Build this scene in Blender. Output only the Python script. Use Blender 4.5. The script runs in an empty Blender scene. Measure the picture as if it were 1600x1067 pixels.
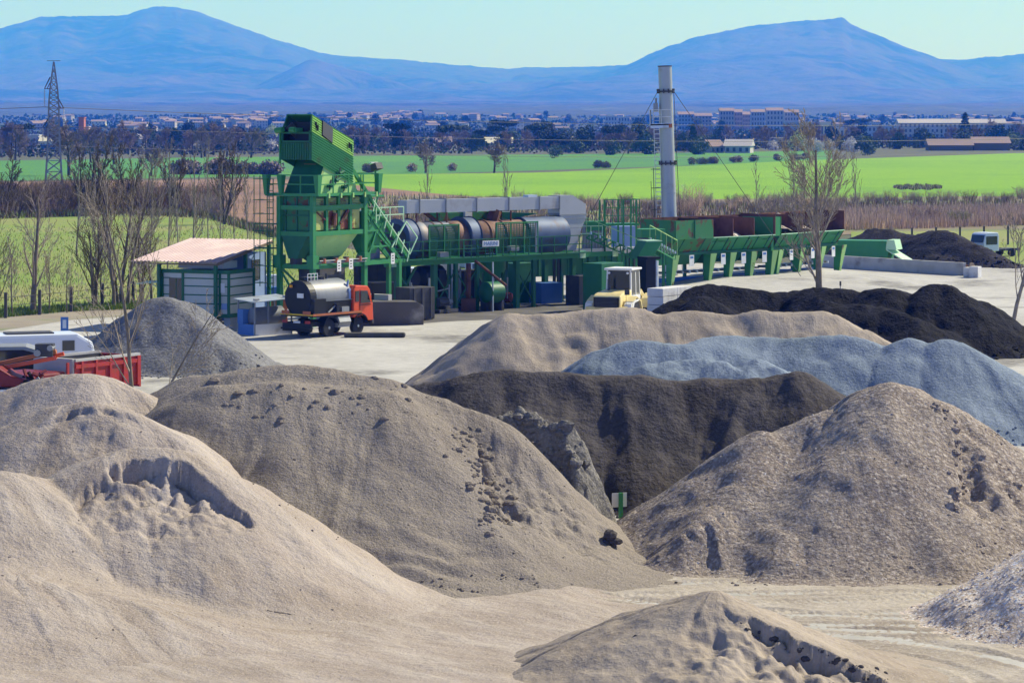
import bpy, math, random
import numpy as np
from mathutils import Vector, Matrix, noise as mn
R = math.radians
S = bpy.context.scene
COL = S.collection
# ------------------------------------------------------------------ camera, sky, sun, exposure
F, H, HY = 4444.4, 12.3, 180.0            # focal length in photo pixels, eye height (m), horizon row
cam = bpy.data.objects.new('camera', bpy.data.cameras.new('camera')); COL.objects.link(cam)
cam.data.lens = 100; cam.data.sensor_width = 36; cam.data.shift_y = -(533.5-HY)/1600
cam.data.clip_start = 1; cam.data.clip_end = 80000
cam.location = (0, 0, H); cam.rotation_euler = (R(90), 0, 0)
S.camera = cam
SUN_EL = 40; SX, SY = 0.82, 0.57
W = bpy.data.worlds.new('World'); S.world = W; W.use_nodes = True
wn = W.node_tree; sky = wn.nodes.new('ShaderNodeTexSky'); sky.sky_type = 'NISHITA'; sky.sun_disc = False
sky.sun_elevation = R(SUN_EL); sky.sun_rotation = math.atan2(SX, SY); sky.altitude = 200
sky.air_density = 1.0; sky.dust_density = 0.6; sky.ozone_density = 1.6
sky.dust_density = .5
tint = wn.nodes.new('ShaderNodeMix'); tint.data_type = 'RGBA'; tint.blend_type = 'MULTIPLY'; tint.inputs[0].default_value = 1
wtc = wn.nodes.new('ShaderNodeTexCoord'); wsep = wn.nodes.new('ShaderNodeSeparateXYZ'); wrm = wn.nodes.new('ShaderNodeMapRange'); wmx = wn.nodes.new('ShaderNodeMix'); wmx.data_type = 'RGBA'
wrm.inputs['From Min'].default_value = .05; wrm.inputs['From Max'].default_value = .45
wn.links.new(wtc.outputs['Generated'], wsep.inputs[0]); wn.links.new(wsep.outputs['Z'], wrm.inputs['Value']); wn.links.new(wrm.outputs[0], wmx.inputs[0])
wmx.inputs[6].default_value = (.58, .965, 2.6, 1); wmx.inputs[7].default_value = (.74, .66, .50, 1); wn.links.new(wmx.outputs[2], tint.inputs[7])
wn.links.new(sky.outputs[0], tint.inputs[6])
wn.links.new(tint.outputs[2], wn.nodes['Background'].inputs[0])
wn.nodes['Background'].inputs[1].default_value = 0.10
sl = bpy.data.lights.new('sun', 'SUN'); sl.energy = 5.0; sl.angle = R(0.5); sl.color = (1, .975, .94)
so = bpy.data.objects.new('sun', sl); COL.objects.link(so)
sd = Vector((SX*math.cos(R(SUN_EL)), SY*math.cos(R(SUN_EL)), math.sin(R(SUN_EL)))).normalized()
so.rotation_euler = sd.to_track_quat('Z', 'Y').to_euler(); so.location = (0, 0, 60)
S.view_settings.view_transform = 'Standard'; S.view_settings.look = 'None'
S.view_settings.exposure = 0.38; S.view_settings.gamma = 1
S.cycles.volume_bounces = 5; S.cycles.max_bounces = 8; S.cycles.use_denoising = True
S.cycles.transparent_max_bounces = 8

def P(px, py, d): return Vector(((px-800)/F*d, d, H-(py-HY)/F*d))
def GP(px, py): d = H*F/(py-HY); return Vector(((px-800)/F*d, d, 0))
def lin(c): return tuple(((v/255)/12.92 if v/255 <= .04045 else ((v/255+.055)/1.055)**2.4) for v in c)

# ------------------------------------------------------------------ materials
def mat(name, c1, c2=None, scale=3, rough=.8, metal=0, bump=0, bscale=30, detail=6, c3=None, s3=1, t3=.6, w3=.1,
        stretch=None, speck=None, spscale=20, spw=.5, bdist=.02, spec=.3, gain=.5, bump2=0, b2scale=4, b2dist=.1, flow=None):
    m = bpy.data.materials.new(name); m.use_nodes = True; n = m.node_tree.nodes; l = m.node_tree.links
    b = n['Principled BSDF']; b.inputs['Roughness'].default_value = rough; b.inputs['Metallic'].default_value = metal
    b.inputs['Specular IOR Level'].default_value = spec
    tc = n.new('ShaderNodeTexCoord'); src = tc.outputs['Object']
    if stretch:
        mp = n.new('ShaderNodeMapping'); mp.inputs['Scale'].default_value = stretch; l.new(src, mp.inputs[0]); ssrc = mp.outputs[0]
    else: ssrc = src
    def nz(s, d, v, g=.5):
        k = n.new('ShaderNodeTexNoise'); k.inputs['Scale'].default_value = s; k.inputs['Detail'].default_value = d
        k.inputs['Roughness'].default_value = g; l.new(v, k.inputs['Vector']); return k
    def ramp(fac, a, z):
        r = n.new('ShaderNodeMapRange'); r.inputs['From Min'].default_value = a; r.inputs['From Max'].default_value = z
        l.new(fac, r.inputs['Value']); return r.outputs[0]
    def mix(f, a, c):
        x = n.new('ShaderNodeMix'); x.data_type = 'RGBA'; l.new(f, x.inputs[0])
        for i, v in ((6, a), (7, c)):
            if isinstance(v, tuple): x.inputs[i].default_value = (*v, 1)
            else: l.new(v, x.inputs[i])
        return x.outputs[2]
    col = c1
    if c2: col = mix(ramp(nz(scale, detail, ssrc, gain).outputs[0], .32, .68), c1, c2)
    if c3: col = mix(ramp(nz(s3, 7, src, .6).outputs[0], t3-w3, t3+w3), col, c3)
    if speck:
        k = nz(spscale, 2, src); col = mix(ramp(k.outputs[0], .5, .5+spw), col, speck[0]) 
        k = nz(spscale*1.37, 2, src, .6); col = mix(ramp(k.outputs[0], .5, .5+spw), col, speck[1])
    fl = None
    if flow:                                   # streaks left by material sliding down the slope
        at_ = n.new('ShaderNodeAttribute'); at_.attribute_name = 'flow'; fm = n.new('ShaderNodeMapping'); fm.inputs['Scale'].default_value = (flow[0], flow[1], 1)
        l.new(at_.outputs['Vector'], fm.inputs[0]); f0 = nz(1, 5, fm.outputs[0], .62).outputs[0]; sp = n.new('ShaderNodeSeparateXYZ'); l.new(at_.outputs['Vector'], sp.inputs[0]); mf = n.new('ShaderNodeMix'); mf.inputs[2].default_value = .5; l.new(sp.outputs['Z'], mf.inputs[0]); l.new(f0, mf.inputs[3]); fl = mf.outputs[0]; r = ramp(fl, .42, .66); x = n.new('ShaderNodeMath'); x.operation = 'MULTIPLY'; x.inputs[1].default_value = flow[3]; l.new(r, x.inputs[0]); col = mix(x.outputs[0], col, flow[2])
    if isinstance(col, tuple): b.inputs['Base Color'].default_value = (*col, 1)
    else: l.new(col, b.inputs['Base Color'])
    last = None
    for (st, sc, ds) in ((bump2, b2scale, b2dist), (bump, bscale, bdist)):
        if st:
            bp = n.new('ShaderNodeBump'); bp.inputs['Strength'].default_value = st; bp.inputs['Distance'].default_value = ds
            l.new(nz(sc, 5, ssrc if sc == b2scale and bump2 else src, .65).outputs[0], bp.inputs['Height'])
            if last: l.new(last, bp.inputs['Normal'])
            last = bp.outputs[0]
    if fl:
        bp = n.new('ShaderNodeBump'); bp.inputs['Strength'].default_value = .5; bp.inputs['Distance'].default_value = .12; l.new(fl, bp.inputs['Height'])
        if last: l.new(last, bp.inputs['Normal'])
        last = bp.outputs[0]
    if last: l.new(last, b.inputs['Normal'])
    m.diffuse_color = (*(c1), 1)
    return m
M = {}
def mm(k, *a, **kw): M[k] = mat(k, *a, **kw)
mm('sand', (0.3437,0.2828,0.2425), (0.4034,0.3372,0.2972), .35, .95, bump=.8, bscale=15, bdist=.035, speck=((0.2525,0.2053,0.1760),(0.4694,0.4032,0.3573)), spscale=17, spw=.28, c3=(0.2891,0.2345,0.1939), s3=.2, t3=.56, w3=.1, bump2=.7, b2scale=4.5, b2dist=.09, flow=(1.5,.3,(0.4935,0.4336,0.3942),.65))
mm('sand_grey', (0.2589,0.2188,0.1853), (0.3031,0.2595,0.2248), .5, .95, bump=1, bscale=15, bdist=.045, speck=((0.1760,0.1492,0.1235),(0.3690,0.3254,0.2921)), spscale=15, spw=.26, c3=(0.2039,0.1673,0.1401), s3=.25, t3=.54, w3=.1, bump2=.8, b2scale=4.5, b2dist=.1, flow=(2.0,.4,(0.3410,0.2974,0.2644),.5))
mm('clod', (.185,.152,.128), (.25,.21,.18), 3, .95, bump=1, bscale=10, bdist=.05)
mm('sand_fine', (0.3575,0.2972,0.2462), (0.3043,0.2476,0.1998), .4, .95, bump=.7, bscale=12, bdist=.035, speck=((0.2499,0.2049,0.1661),(0.4404,0.3753,0.3105)), spscale=9, spw=.35, bump2=.4, b2scale=1.6, b2dist=.12, flow=(1.2,.2,(0.4234,0.3581,0.2987),.6), c3=(0.2618,0.2100,0.1661), s3=.15, t3=.58)
mm('clump', (0.1500,0.1375,0.1250), (0.2500,0.2313,0.2125), 1.6, .95, bump=1, bscale=7, bdist=.12, speck=((0.0625,0.0600,0.0587),(0.3375,0.3125,0.2937)), spscale=9, spw=.3)
mm('gravel_brown', (0.2807,0.2217,0.1894), (0.2235,0.1748,0.1492), .5, .92, bump=1, bscale=8, bdist=.11, speck=((0.1487,0.1168,0.1017),(0.5377,0.4656,0.4157)), spscale=7, spw=.16, c3=(0.3432,0.2831,0.2403), s3=.35, t3=.55, flow=(1.5,.3,(0.3661,0.3104,0.2722),.6))
mm('gravel_pale', (0.7293,0.6010,0.5027), (0.5711,0.4557,0.3683), .8, .85, bump=1, bscale=10, bdist=.06, speck=((0.3176,0.2428,0.1888),(0.8500,0.8500,0.8500)), spscale=8, spw=.2)
#0.368,0.344,0.344), (0.288,0.264,0.264), .8, .85, bump=1, bscale=10, bdist=.1, speck=((0.128,0.112,0.112),(0.688,0.672,0.688)), spscale=8, spw=.16)
mm('dirt_dark', (0.0647,0.0572,0.0579), (0.0909,0.0810,0.0808), .35, .95, bump=.8, bscale=6, bdist=.07, speck=((0.0376,0.0334,0.0333),(0.1241,0.1126,0.1130)), spscale=6, spw=.4, c3=(0.0454,0.0370,0.0342), s3=.16, t3=.55, w3=.08, bump2=.6, b2scale=.9, b2dist=.25, flow=(.8,.2,(0.1163,0.1047,0.1083),.5), spec=.08)
mm('gravel_blue', (0.1520,0.1976,0.2731), (0.1976,0.2440,0.3255), .3, .9, bump=.8, bscale=8, bdist=.06, speck=((0.1104,0.1472,0.1976),(0.3040,0.3584,0.4338)), spscale=6, spw=.35, c3=(0.1424,0.1840,0.2124), s3=.09, t3=.55, w3=.06, flow=(.8,.2,(0.2296,0.2848,0.3633),.5))
mm('asphalt_black', (0.0058,0.0058,0.0079), (0.0096,0.0096,0.0127), .5, .85, bump=1, bscale=5, bdist=.1, speck=((0.0029,0.0029,0.0041),(0.0360,0.0350,0.0397)), spscale=5, spw=.36, bump2=.6, b2scale=1.2, b2dist=.25, c3=(0.0144,0.0134,0.0153), s3=.2, t3=.6, spec=.08)
mm('millings', (0.0217,0.0192,0.0211), (0.0341,0.0300,0.0322), .4, .9, bump=1, bscale=5, bdist=.12, speck=((0.0186,0.0180,0.0211),(0.0806,0.0720,0.0806)), spscale=4, spw=.35, spec=.08)
mm('gravel_grey', (0.1487,0.1487,0.1619), (0.1910,0.1883,0.1980), .4, .9, bump=1, bscale=6, bdist=.1, speck=((0.0792,0.0792,0.0889),(0.2772,0.2772,0.2904)), spscale=5.5, spw=.26)
mm('yard', (.52,.505,.48), (.345,.33,.31), .11, .95, stretch=(1,.7,1), bump=.6, bscale=4, bdist=.04, c3=(.20,.19,.178), s3=.10, t3=.60, w3=.05, speck=((.33,.315,.295),(.56,.54,.51)), spscale=1.2, spw=.45, detail=9, gain=.66)
mm('stain_shade', (.085,.08,.075), (.13,.12,.112), .4, .9, c3=(.3,.29,.27), s3=.5, t3=.66, w3=.08, bump=.5, bscale=5, bdist=.04)
mm('track', (0.4850,0.4322,0.3783), (0.3880,0.3372,0.2861), .6, .95, stretch=(.3,1.6,1), bump=.8, bscale=12, bdist=.04, c3=(0.2910,0.2422,0.1988), s3=.3, t3=.54, w3=.12, speck=((0.2716,0.2327,0.1940),(0.5432,0.4940,0.4462)), spscale=7, spw=.35)
mm('ground', (.11,.10,.07), (.09,.11,.05), .03, 1, bump=.3, bscale=1, bdist=.1)
mm('verge', (.26,.22,.17), (.33,.29,.24), .3, 1, c3=(.13,.19,.045), s3=.15, t3=.6)
mm('meadow', (.185,.275,.04), (.24,.29,.065), .05, 1, bump=.6, bscale=1.5, bdist=.2, c3=(.27,.26,.10), s3=.05, t3=.58, w3=.12, speck=((.15,.23,.03),(.28,.32,.10)), spscale=.9, spw=.4)
mm('grass_edge', (.10,.2,.03), (.16,.24,.05), .8, 1, bump=.8, bscale=3, bdist=.3)
mm('ploughed', (.23,.135,.085), (.29,.18,.115), .02, 1, stretch=(.3,1.5,1), bump=.5, bscale=.7, bdist=.3, c3=(.17,.10,.07), s3=.03, t3=.6)
mm('crop_bright', (.165,.35,.002), (.205,.39,.004), .008, 1, stretch=(.4,1,1), c3=(.125,.29,.003), s3=.012, t3=.58, w3=.1, speck=((.145,.31,.002),(.22,.39,.006)), spscale=.25, spw=.5)
mm('crop_far', (.07,.23,.03), (.09,.26,.025), .008, 1, stretch=(.4,1,1), c3=(.06,.2,.05), s3=.01, t3=.55, w3=.1)
mm('scrub_ground', (.25,.185,.13), (.19,.17,.09), .05, 1, c3=(.15,.22,.05), s3=.06, t3=.56)
mm('foothill', (.045,.055,.05), (.03,.045,.035), .004, 1, c3=(.10,.115,.075), s3=.0025, t3=.62, w3=.06, speck=((.02,.03,.02),(.075,.08,.07)), spscale=.02, spw=.3)
mm('mountain', (.085,.06,.07), (.018,.022,.035), .0009, 1, stretch=(1,.4,1), c3=(.0,.003,.007), s3=.00075, t3=.535, w3=.03, bump=.8, bscale=.006, bdist=45, speck=((.004,.010,.014),(.09,.07,.08)), spscale=.006, spw=.3, detail=10, gain=.68)
# painted and bare metal
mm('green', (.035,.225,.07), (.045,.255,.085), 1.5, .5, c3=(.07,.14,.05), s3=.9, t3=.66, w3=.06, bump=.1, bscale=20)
mm('green_deep', (.01,.09,.045), None, rough=.5)
mm('green_dark', (.014,.12,.052), (.02,.145,.06), 1.2, .5, c3=(.05,.08,.035), s3=.8, t3=.66)
mm('green_rust', (.03,.18,.06), (.045,.20,.065), 1.2, .6, c3=(.13,.06,.028), s3=1.3, t3=.57, w3=.035)
mm('green_pale', (.34,.60,.20), (.40,.64,.22), 1.0, .55, c3=(.14,.1,.045), s3=.9, t3=.62, w3=.04)
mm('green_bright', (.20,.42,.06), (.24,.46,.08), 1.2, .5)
mm('mint', (.42,.66,.42), (.50,.72,.48), 1.5, .5)
mm('panel_rust', (.50,.52,.16), (.40,.46,.13), 1.5, .7, c3=(.19,.055,.03), s3=.9, t3=.52, w3=.04)
mm('rust', (.125,.048,.03), (.19,.085,.05), 1.5, .85, bump=.3, bscale=20, c3=(.07,.035,.03), s3=1.2, t3=.58)
mm('drum_rust', (.22,.12,.08), (.13,.055,.04), 1.0, .65, metal=.2, c3=(.3,.25,.22), s3=.8, t3=.58)
mm('drum_silver', (.20,.215,.25), (.13,.15,.19), .7, .6, metal=.3, c3=(.22,.15,.12), s3=.5, t3=.66, w3=.08)
mm('drum_blue', (.065,.10,.19), (.10,.14,.22), .9, .6, metal=.2, c3=(.09,.06,.05), s3=1.3, t3=.63)
mm('duct', (.38,.39,.42), (.44,.44,.46), .5, .5, metal=.35, bump=.1, bscale=5, c3=(.3,.27,.26), s3=.7, t3=.66)
mm('stack', (.38,.39,.38), (.45,.46,.45), .5, .45, metal=.45, stretch=(3,3,.2), c3=(.26,.22,.18), s3=.5, t3=.67)
mm('grey', (.32,.33,.34), (.27,.28,.29), 2, .55, metal=.4)
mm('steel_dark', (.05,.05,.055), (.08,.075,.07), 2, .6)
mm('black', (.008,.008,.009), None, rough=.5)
mm('tyre', (.02,.02,.021), (.03,.03,.03), 5, .85)
mm('white', (.78,.78,.77), (.68,.68,.67), 1.5, .5, c3=(.45,.42,.38), s3=1.1, t3=.68)
mm('cream', (.58,.58,.50), (.52,.53,.46), 1, .6, stretch=(1,1,.3))
mm('conc', (.50,.49,.48), (.42,.41,.40), 1.2, .9, bump=.4, bscale=12, c3=(.27,.25,.24), s3=.6, t3=.64, w3=.08)
mm('conc_white', (.70,.69,.68), (.58,.57,.56), 1.2, .9, bump=.5, bscale=10, bdist=.03, c3=(.42,.39,.36), s3=1.1, t3=.62, w3=.08)
mm('roof_sheet', (.50,.34,.34), (.44,.29,.30), .6, .55, spec=.35, c3=(.56,.44,.43), s3=.5, t3=.6)
mm('blue', (.06,.16,.42), (.08,.19,.46), 1.5, .5)
mm('blue_wall', (.26,.36,.60), (.23,.32,.55), 1, .6)
mm('tin', (.50,.56,.62), (.6,.65,.7), 1.2, .35, metal=.3, c3=(.3,.28,.27), s3=1.6, t3=.64)
mm('tank_steel', (.145,.16,.185), (.20,.21,.23), .8, .5, metal=.1, spec=.5, stretch=(2.5,.5,.5), c3=(.17,.13,.11), s3=.9, t3=.62, w3=.06)
mm('orange', (.75,.09,.018), (.68,.075,.015), 2, .35, spec=.5)
mm('orange_dull', (.48,.15,.05), (.38,.12,.05), 2, .6)
mm('red', (.42,.04,.035), (.34,.035,.03), 2, .45, c3=(.25,.08,.05), s3=1.4, t3=.66)
mm('red_dark', (.15,.015,.018), (.22,.022,.022), 2, .5)
mm('yellow', (.84,.71,.36), (.72,.58,.26), 2, .5, c3=(.45,.36,.2), s3=1.2, t3=.64)
mm('amber', (.8,.34,.02), None, rough=.4)
mm('line_yellow', (.75,.5,.03), None, rough=.5)
mm('van_white', (.70,.74,.80), (.74,.77,.83), 1, .3, spec=.6)
mm('wood', (.20,.15,.10), (.15,.11,.08), 5, .8)
m = mat('glass', (.02,.028,.03), rough=.08, spec=.8); M['glass'] = m
mm('bark_pale', (0.3645,0.3055,0.2375), (0.2295,0.1885,0.1375), 4, .9)
mm('bark', (.15,.125,.09), (.22,.185,.14), 4, .95, bump=.5, bscale=25)
mm('bark_dark', (.075,.06,.045), (.11,.09,.068), 4, .95)
mm('twig_brown', (.17,.105,.065), (.23,.15,.095), .5, 1)
mm('twig_grey', (0.3000,0.2400,0.1860), (0.3840,0.3120,0.2520), .5, 1)
mm('twig_olive', (.105,.08,.045), (.16,.12,.065), .5, 1)
mm('twig_tan', (.66,.49,.35), (.56,.40,.28), .3, 1)
mm('bud_green', (.18,.26,.06), (.25,.3,.08), 1, 1)
mm('leaf_dark', (.03,.05,.02), (.05,.075,.028), .2, .9)
mm('leaf_mid', (.065,.10,.045), (.095,.13,.06), .2, .9)
mm('leaf_yellow', (.3,.36,.09), (.36,.4,.13), .2, .9)
mm('blossom', (.58,.53,.48), (.68,.64,.6), .5, .9)
mm('twig_far', (.21,.155,.13), (.27,.205,.175), .2, 1)
mm('post', (.09,.085,.08), None, rough=.9)
mm('h_white', (.5,.46,.45), (.40,.37,.36), .05, .8)
mm('h_pink', (.48,.37,.34), (.40,.31,.29), .05, .8)
mm('h_cream', (.70,.64,.46), (.66,.6,.44), .05, .8)
mm('h_grey', (.38,.42,.5), (.34,.38,.46), .05, .8)
mm('h_roof', (.33,.24,.205), (.28,.20,.175), .1, .9)
mm('h_win', (.06,.07,.09), None, rough=.3)

# ------------------------------------------------------------------ object helpers
def thing(name, label, cat, loc=(0,0,0), rz=0, group=None):
    o = bpy.data.objects.new(name, None); COL.objects.link(o); o.empty_display_size = .3
    o.location = loc; o.rotation_euler = (0, 0, rz); tag(o, label, cat, group); return o
def tag(o, label, cat, group=None, kind=None):
    if label: o['label'] = label
    if cat: o['category'] = cat
    if group: o['group'] = group
    if kind: o['kind'] = kind
    return o
def linkmesh(name, me, parent=None, loc=None, rz=None):
    o = bpy.data.objects.new(name, me); COL.objects.link(o)
    if parent: o.parent = parent
    if loc is not None: o.location = loc
    if rz is not None: o.rotation_euler = (0, 0, rz)
    return o
def dup(root, loc, rz=0, sc=1, label=None, group=None):
    r = root.copy(); COL.objects.link(r); r.location = loc; r.rotation_euler = (0, 0, rz)
    r.scale = (sc, sc, sc) if not isinstance(sc, tuple) else sc
    if label: r['label'] = label
    if group: r['group'] = group
    for ch in list(root.children):
        c = ch.copy(); COL.objects.link(c); c.parent = r
        for g in list(ch.children):
            d = g.copy(); COL.objects.link(d); d.parent = c
    return r
V3 = Vector
class MB:
    def __init__(s): s.V = []; s.F = []; s.I = []
    def add(s, vs, fs, m=0):
        b = len(s.V); s.V += [tuple(v) for v in vs]; s.F += [tuple(b+i for i in f) for f in fs]; s.I += [m]*len(fs); return s
    def hexa(s, v, m=0):
        return s.add(v, [(0,3,2,1),(4,5,6,7),(0,1,5,4),(1,2,6,5),(2,3,7,6),(3,0,4,7)], m)
    def box(s, x0,y0,z0,x1,y1,z1, m=0):
        return s.hexa([(x0,y0,z0),(x1,y0,z0),(x1,y1,z0),(x0,y1,z0),(x0,y0,z1),(x1,y0,z1),(x1,y1,z1),(x0,y1,z1)], m)
    def beam(s, p, q, w, h=None, m=0, up=(0,0,1)):
        p, q = V3(p), V3(q); h = h or w; d = (q-p).normalized(); u = V3(up)
        if abs(d.dot(u)) > .98: u = V3((1,0,0))
        a = d.cross(u).normalized()*w/2; b = a.cross(d).normalized()*h/2
        return s.hexa([p-a-b,p+a-b,q+a-b,q-a-b,p-a+b,p+a+b,q+a+b,q-a+b], m)
    def tube(s, p, q, r0, r1=None, n=8, m=0, caps=True):
        p, q = V3(p), V3(q); r1 = r0 if r1 is None else r1; d = (q-p).normalized()
        u = V3((0,0,1)) if abs(d.z) < .95 else V3((1,0,0)); a = d.cross(u).normalized(); b = d.cross(a)
        vs = [c+(a*math.cos(t*2*math.pi/n)+b*math.sin(t*2*math.pi/n))*r for c, r in ((p,r0),(q,r1)) for t in range(n)]
        fs = [(t,(t+1)%n,n+(t+1)%n,n+t) for t in range(n)]
        if caps: fs += [tuple(range(n))[::-1], tuple(range(n,2*n))]
        return s.add(vs, fs, m)
    def fr(s, a, z0, b, z1, m=0):      # frustum between rectangles (x0,y0,x1,y1)
        return s.hexa([(a[0],a[1],z0),(a[2],a[1],z0),(a[2],a[3],z0),(a[0],a[3],z0),(b[0],b[1],z1),(b[2],b[1],z1),(b[2],b[3],z1),(b[0],b[3],z1)], m)
    def prism(s, pts, ext, m=0):
        n = len(pts); e = V3(ext); vs = [V3(p) for p in pts]+[V3(p)+e for p in pts]
        return s.add(vs, [tuple(range(n))[::-1], tuple(range(n,2*n))]+[(t,(t+1)%n,n+(t+1)%n,n+t) for t in range(n)], m)
    def corr(s, o, u, v, n, dep, m=0, th=.03):    # ribbed sheet, ribs along v
        o, u, v = V3(o), V3(u), V3(v); nr = u.cross(v).normalized(); a = []
        for i in range(n):
            for t, h in ((0,0),(.35,0),(.5,dep),(.85,dep)): a.append(o+u*((i+t)/n)+nr*h)
        a.append(o+u); k = len(a)
        vs = a+[p+v for p in a]+[p-nr*th for p in a]+[p+v-nr*th for p in a]
        fs = [(i,i+1,k+i+1,k+i) for i in range(k-1)]+[(2*k+i,3*k+i,3*k+i+1,2*k+i+1) for i in range(k-1)]
        fs += [(i,2*k+i,2*k+i+1,i+1) for i in range(k-1)]+[(k+i,k+i+1,3*k+i+1,3*k+i) for i in range(k-1)]
        fs += [(0,k,3*k,2*k),(k-1,3*k-1,4*k-1,2*k-1)]
        return s.add(vs, fs, m)
    def lathe(s, c, prof, n=16, m=0, axis='z'):   # prof: (t along axis, radius)
        vs = []; c = V3(c)
        for t, r in prof:
            for k in range(n):
                a = 2*math.pi*k/n; x, y = r*math.cos(a), r*math.sin(a)
                vs.append(c+(V3((x,y,t)) if axis == 'z' else V3((t,x,y)) if axis == 'x' else V3((y,t,x))))
        L = len(prof)
        fs = [(i*n+k, i*n+(k+1)%n, (i+1)*n+(k+1)%n, (i+1)*n+k) for i in range(L-1) for k in range(n)]
        fs += [tuple(range(n))[::-1], tuple(range((L-1)*n, L*n))]
        return s.add(vs, fs, m)
    def rail(s, pts, z, h=1.05, n=2, w=.05, m=0, sp=1.2):
        for a, b in zip(pts, pts[1:]):
            a, b = V3((*a, z)), V3((*b, z)); L = (b-a).length; k = max(1, round(L/sp))
            for i in range(k+1):
                p = a.lerp(b, i/k); s.beam(p, p+V3((0,0,h)), w, w, m)
            for j in range(n): zz = V3((0,0,h*(j+1)/n)); s.beam(a+zz, b+zz, w, w, m)
    def ladder(s, p, q, w, side, step=.35, r=.035, m=0):
        p, q, sv = V3(p), V3(q), V3(side).normalized()*w/2
        s.beam(p-sv, q-sv, r, r, m); s.beam(p+sv, q+sv, r, r, m); k = max(2, int((q-p).length/step))
        for i in range(1, k): c = p.lerp(q, i/k); s.beam(c-sv, c+sv, r, r, m)
    def truss(s, a0, a1, b0, b1, n, w, m=0):      # two chords a, b with zigzag
        a0,a1,b0,b1 = V3(a0),V3(a1),V3(b0),V3(b1); s.beam(a0,a1,w,w,m); s.beam(b0,b1,w,w,m)
        for i in range(n):
            s.beam(a0.lerp(a1,i/n), b0.lerp(b1,(i+1)/n), w*.7, w*.7, m); s.beam(b0.lerp(b1,i/n), a0.lerp(a1,i/n), w*.7, w*.7, m)
        return s
    def mesh(s, name, mats, smooth=False):
        me = bpy.data.meshes.new(name); me.from_pydata(s.V, [], s.F)
        for k in mats: me.materials.append(M[k])
        if len(mats) > 1: me.polygons.foreach_set('material_index', s.I)
        if smooth: me.polygons.foreach_set('use_smooth', [True]*len(s.F))
        me.validate(); return me
    def build(s, name, mats, parent=None, loc=None, rz=None, smooth=False, bevel=0, label=None):
        if isinstance(mats, str): mats = [mats]
        me = s.mesh(name, mats, smooth); o = linkmesh(name, me, parent, loc, rz)
        if smooth:
            try: me.set_sharp_from_angle(angle=R(40))
            except Exception: pass
        if bevel:
            b = o.modifiers.new('bevel', 'BEVEL'); b.width = bevel; b.segments = 2; b.limit_method = 'ANGLE'
        if label: o['label'] = label
        return o

# ------------------------------------------------------------------ numpy noise and grids
def vnoise(x, y, seed=0):
    xi = np.floor(x).astype(np.int64); yi = np.floor(y).astype(np.int64); fx = x-xi; fy = y-yi
    def h(a, b):
        n = (a*374761393+b*668265263+seed*974711) & 0xffffffff
        n = ((n ^ (n >> 13))*1274126177) & 0xffffffff
        return ((n ^ (n >> 16)) & 0xffff)/65535.0
    u = fx*fx*(3-2*fx); v = fy*fy*(3-2*fy)
    return ((h(xi,yi)*(1-u)+h(xi+1,yi)*u)*(1-v)+(h(xi,yi+1)*(1-u)+h(xi+1,yi+1)*u)*v)*2-1
def fbm(x, y, oct=5, seed=0, gain=.5):
    r = 0; a = 1; t = 0
    for o in range(oct): r = r+a*vnoise(x*2**o+o*17.3, y*2**o-o*9.1, seed+o); t += a; a *= gain
    return r/t
def gridmesh(name, X, Y, Z, keep, mats, mi=None, smooth=True, flow=None):
    ny, nx = X.shape; idx = np.arange(nx*ny).reshape(ny, nx)
    q = np.stack([idx[:-1,:-1], idx[:-1,1:], idx[1:,1:], idx[1:,:-1]], -1).reshape(-1, 4)
    k = keep.reshape(-1)[q].any(1); q = q[k]
    used = np.unique(q); remap = np.full(nx*ny, -1); remap[used] = np.arange(len(used)); q = remap[q]
    co = np.stack([X, Y, Z], -1).reshape(-1, 3)[used]
    me = bpy.data.meshes.new(name); me.vertices.add(len(co)); me.vertices.foreach_set('co', co.astype(np.float32).ravel())
    me.loops.add(len(q)*4); me.loops.foreach_set('vertex_index', q.ravel().astype(np.int32))
    me.polygons.add(len(q)); me.polygons.foreach_set('loop_start', np.arange(0, len(q)*4, 4, dtype=np.int32))
    for kk in mats: me.materials.append(M[kk])
    if mi is not None: me.polygons.foreach_set('material_index', mi.reshape(-1)[used][q[:,0]].astype(np.int32))
    me.polygons.foreach_set('use_smooth', [smooth]*len(q)); me.update(calc_edges=True)
    if flow is not None:
        a = me.attributes.new('flow', 'FLOAT_VECTOR', 'POINT'); v = np.stack([flow[0], flow[1], flow[2] if len(flow) > 2 else flow[0]*0+1], -1).reshape(-1, 3)[used]; a.data.foreach_set('vector', v.astype(np.float32).ravel())
    return me
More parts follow.
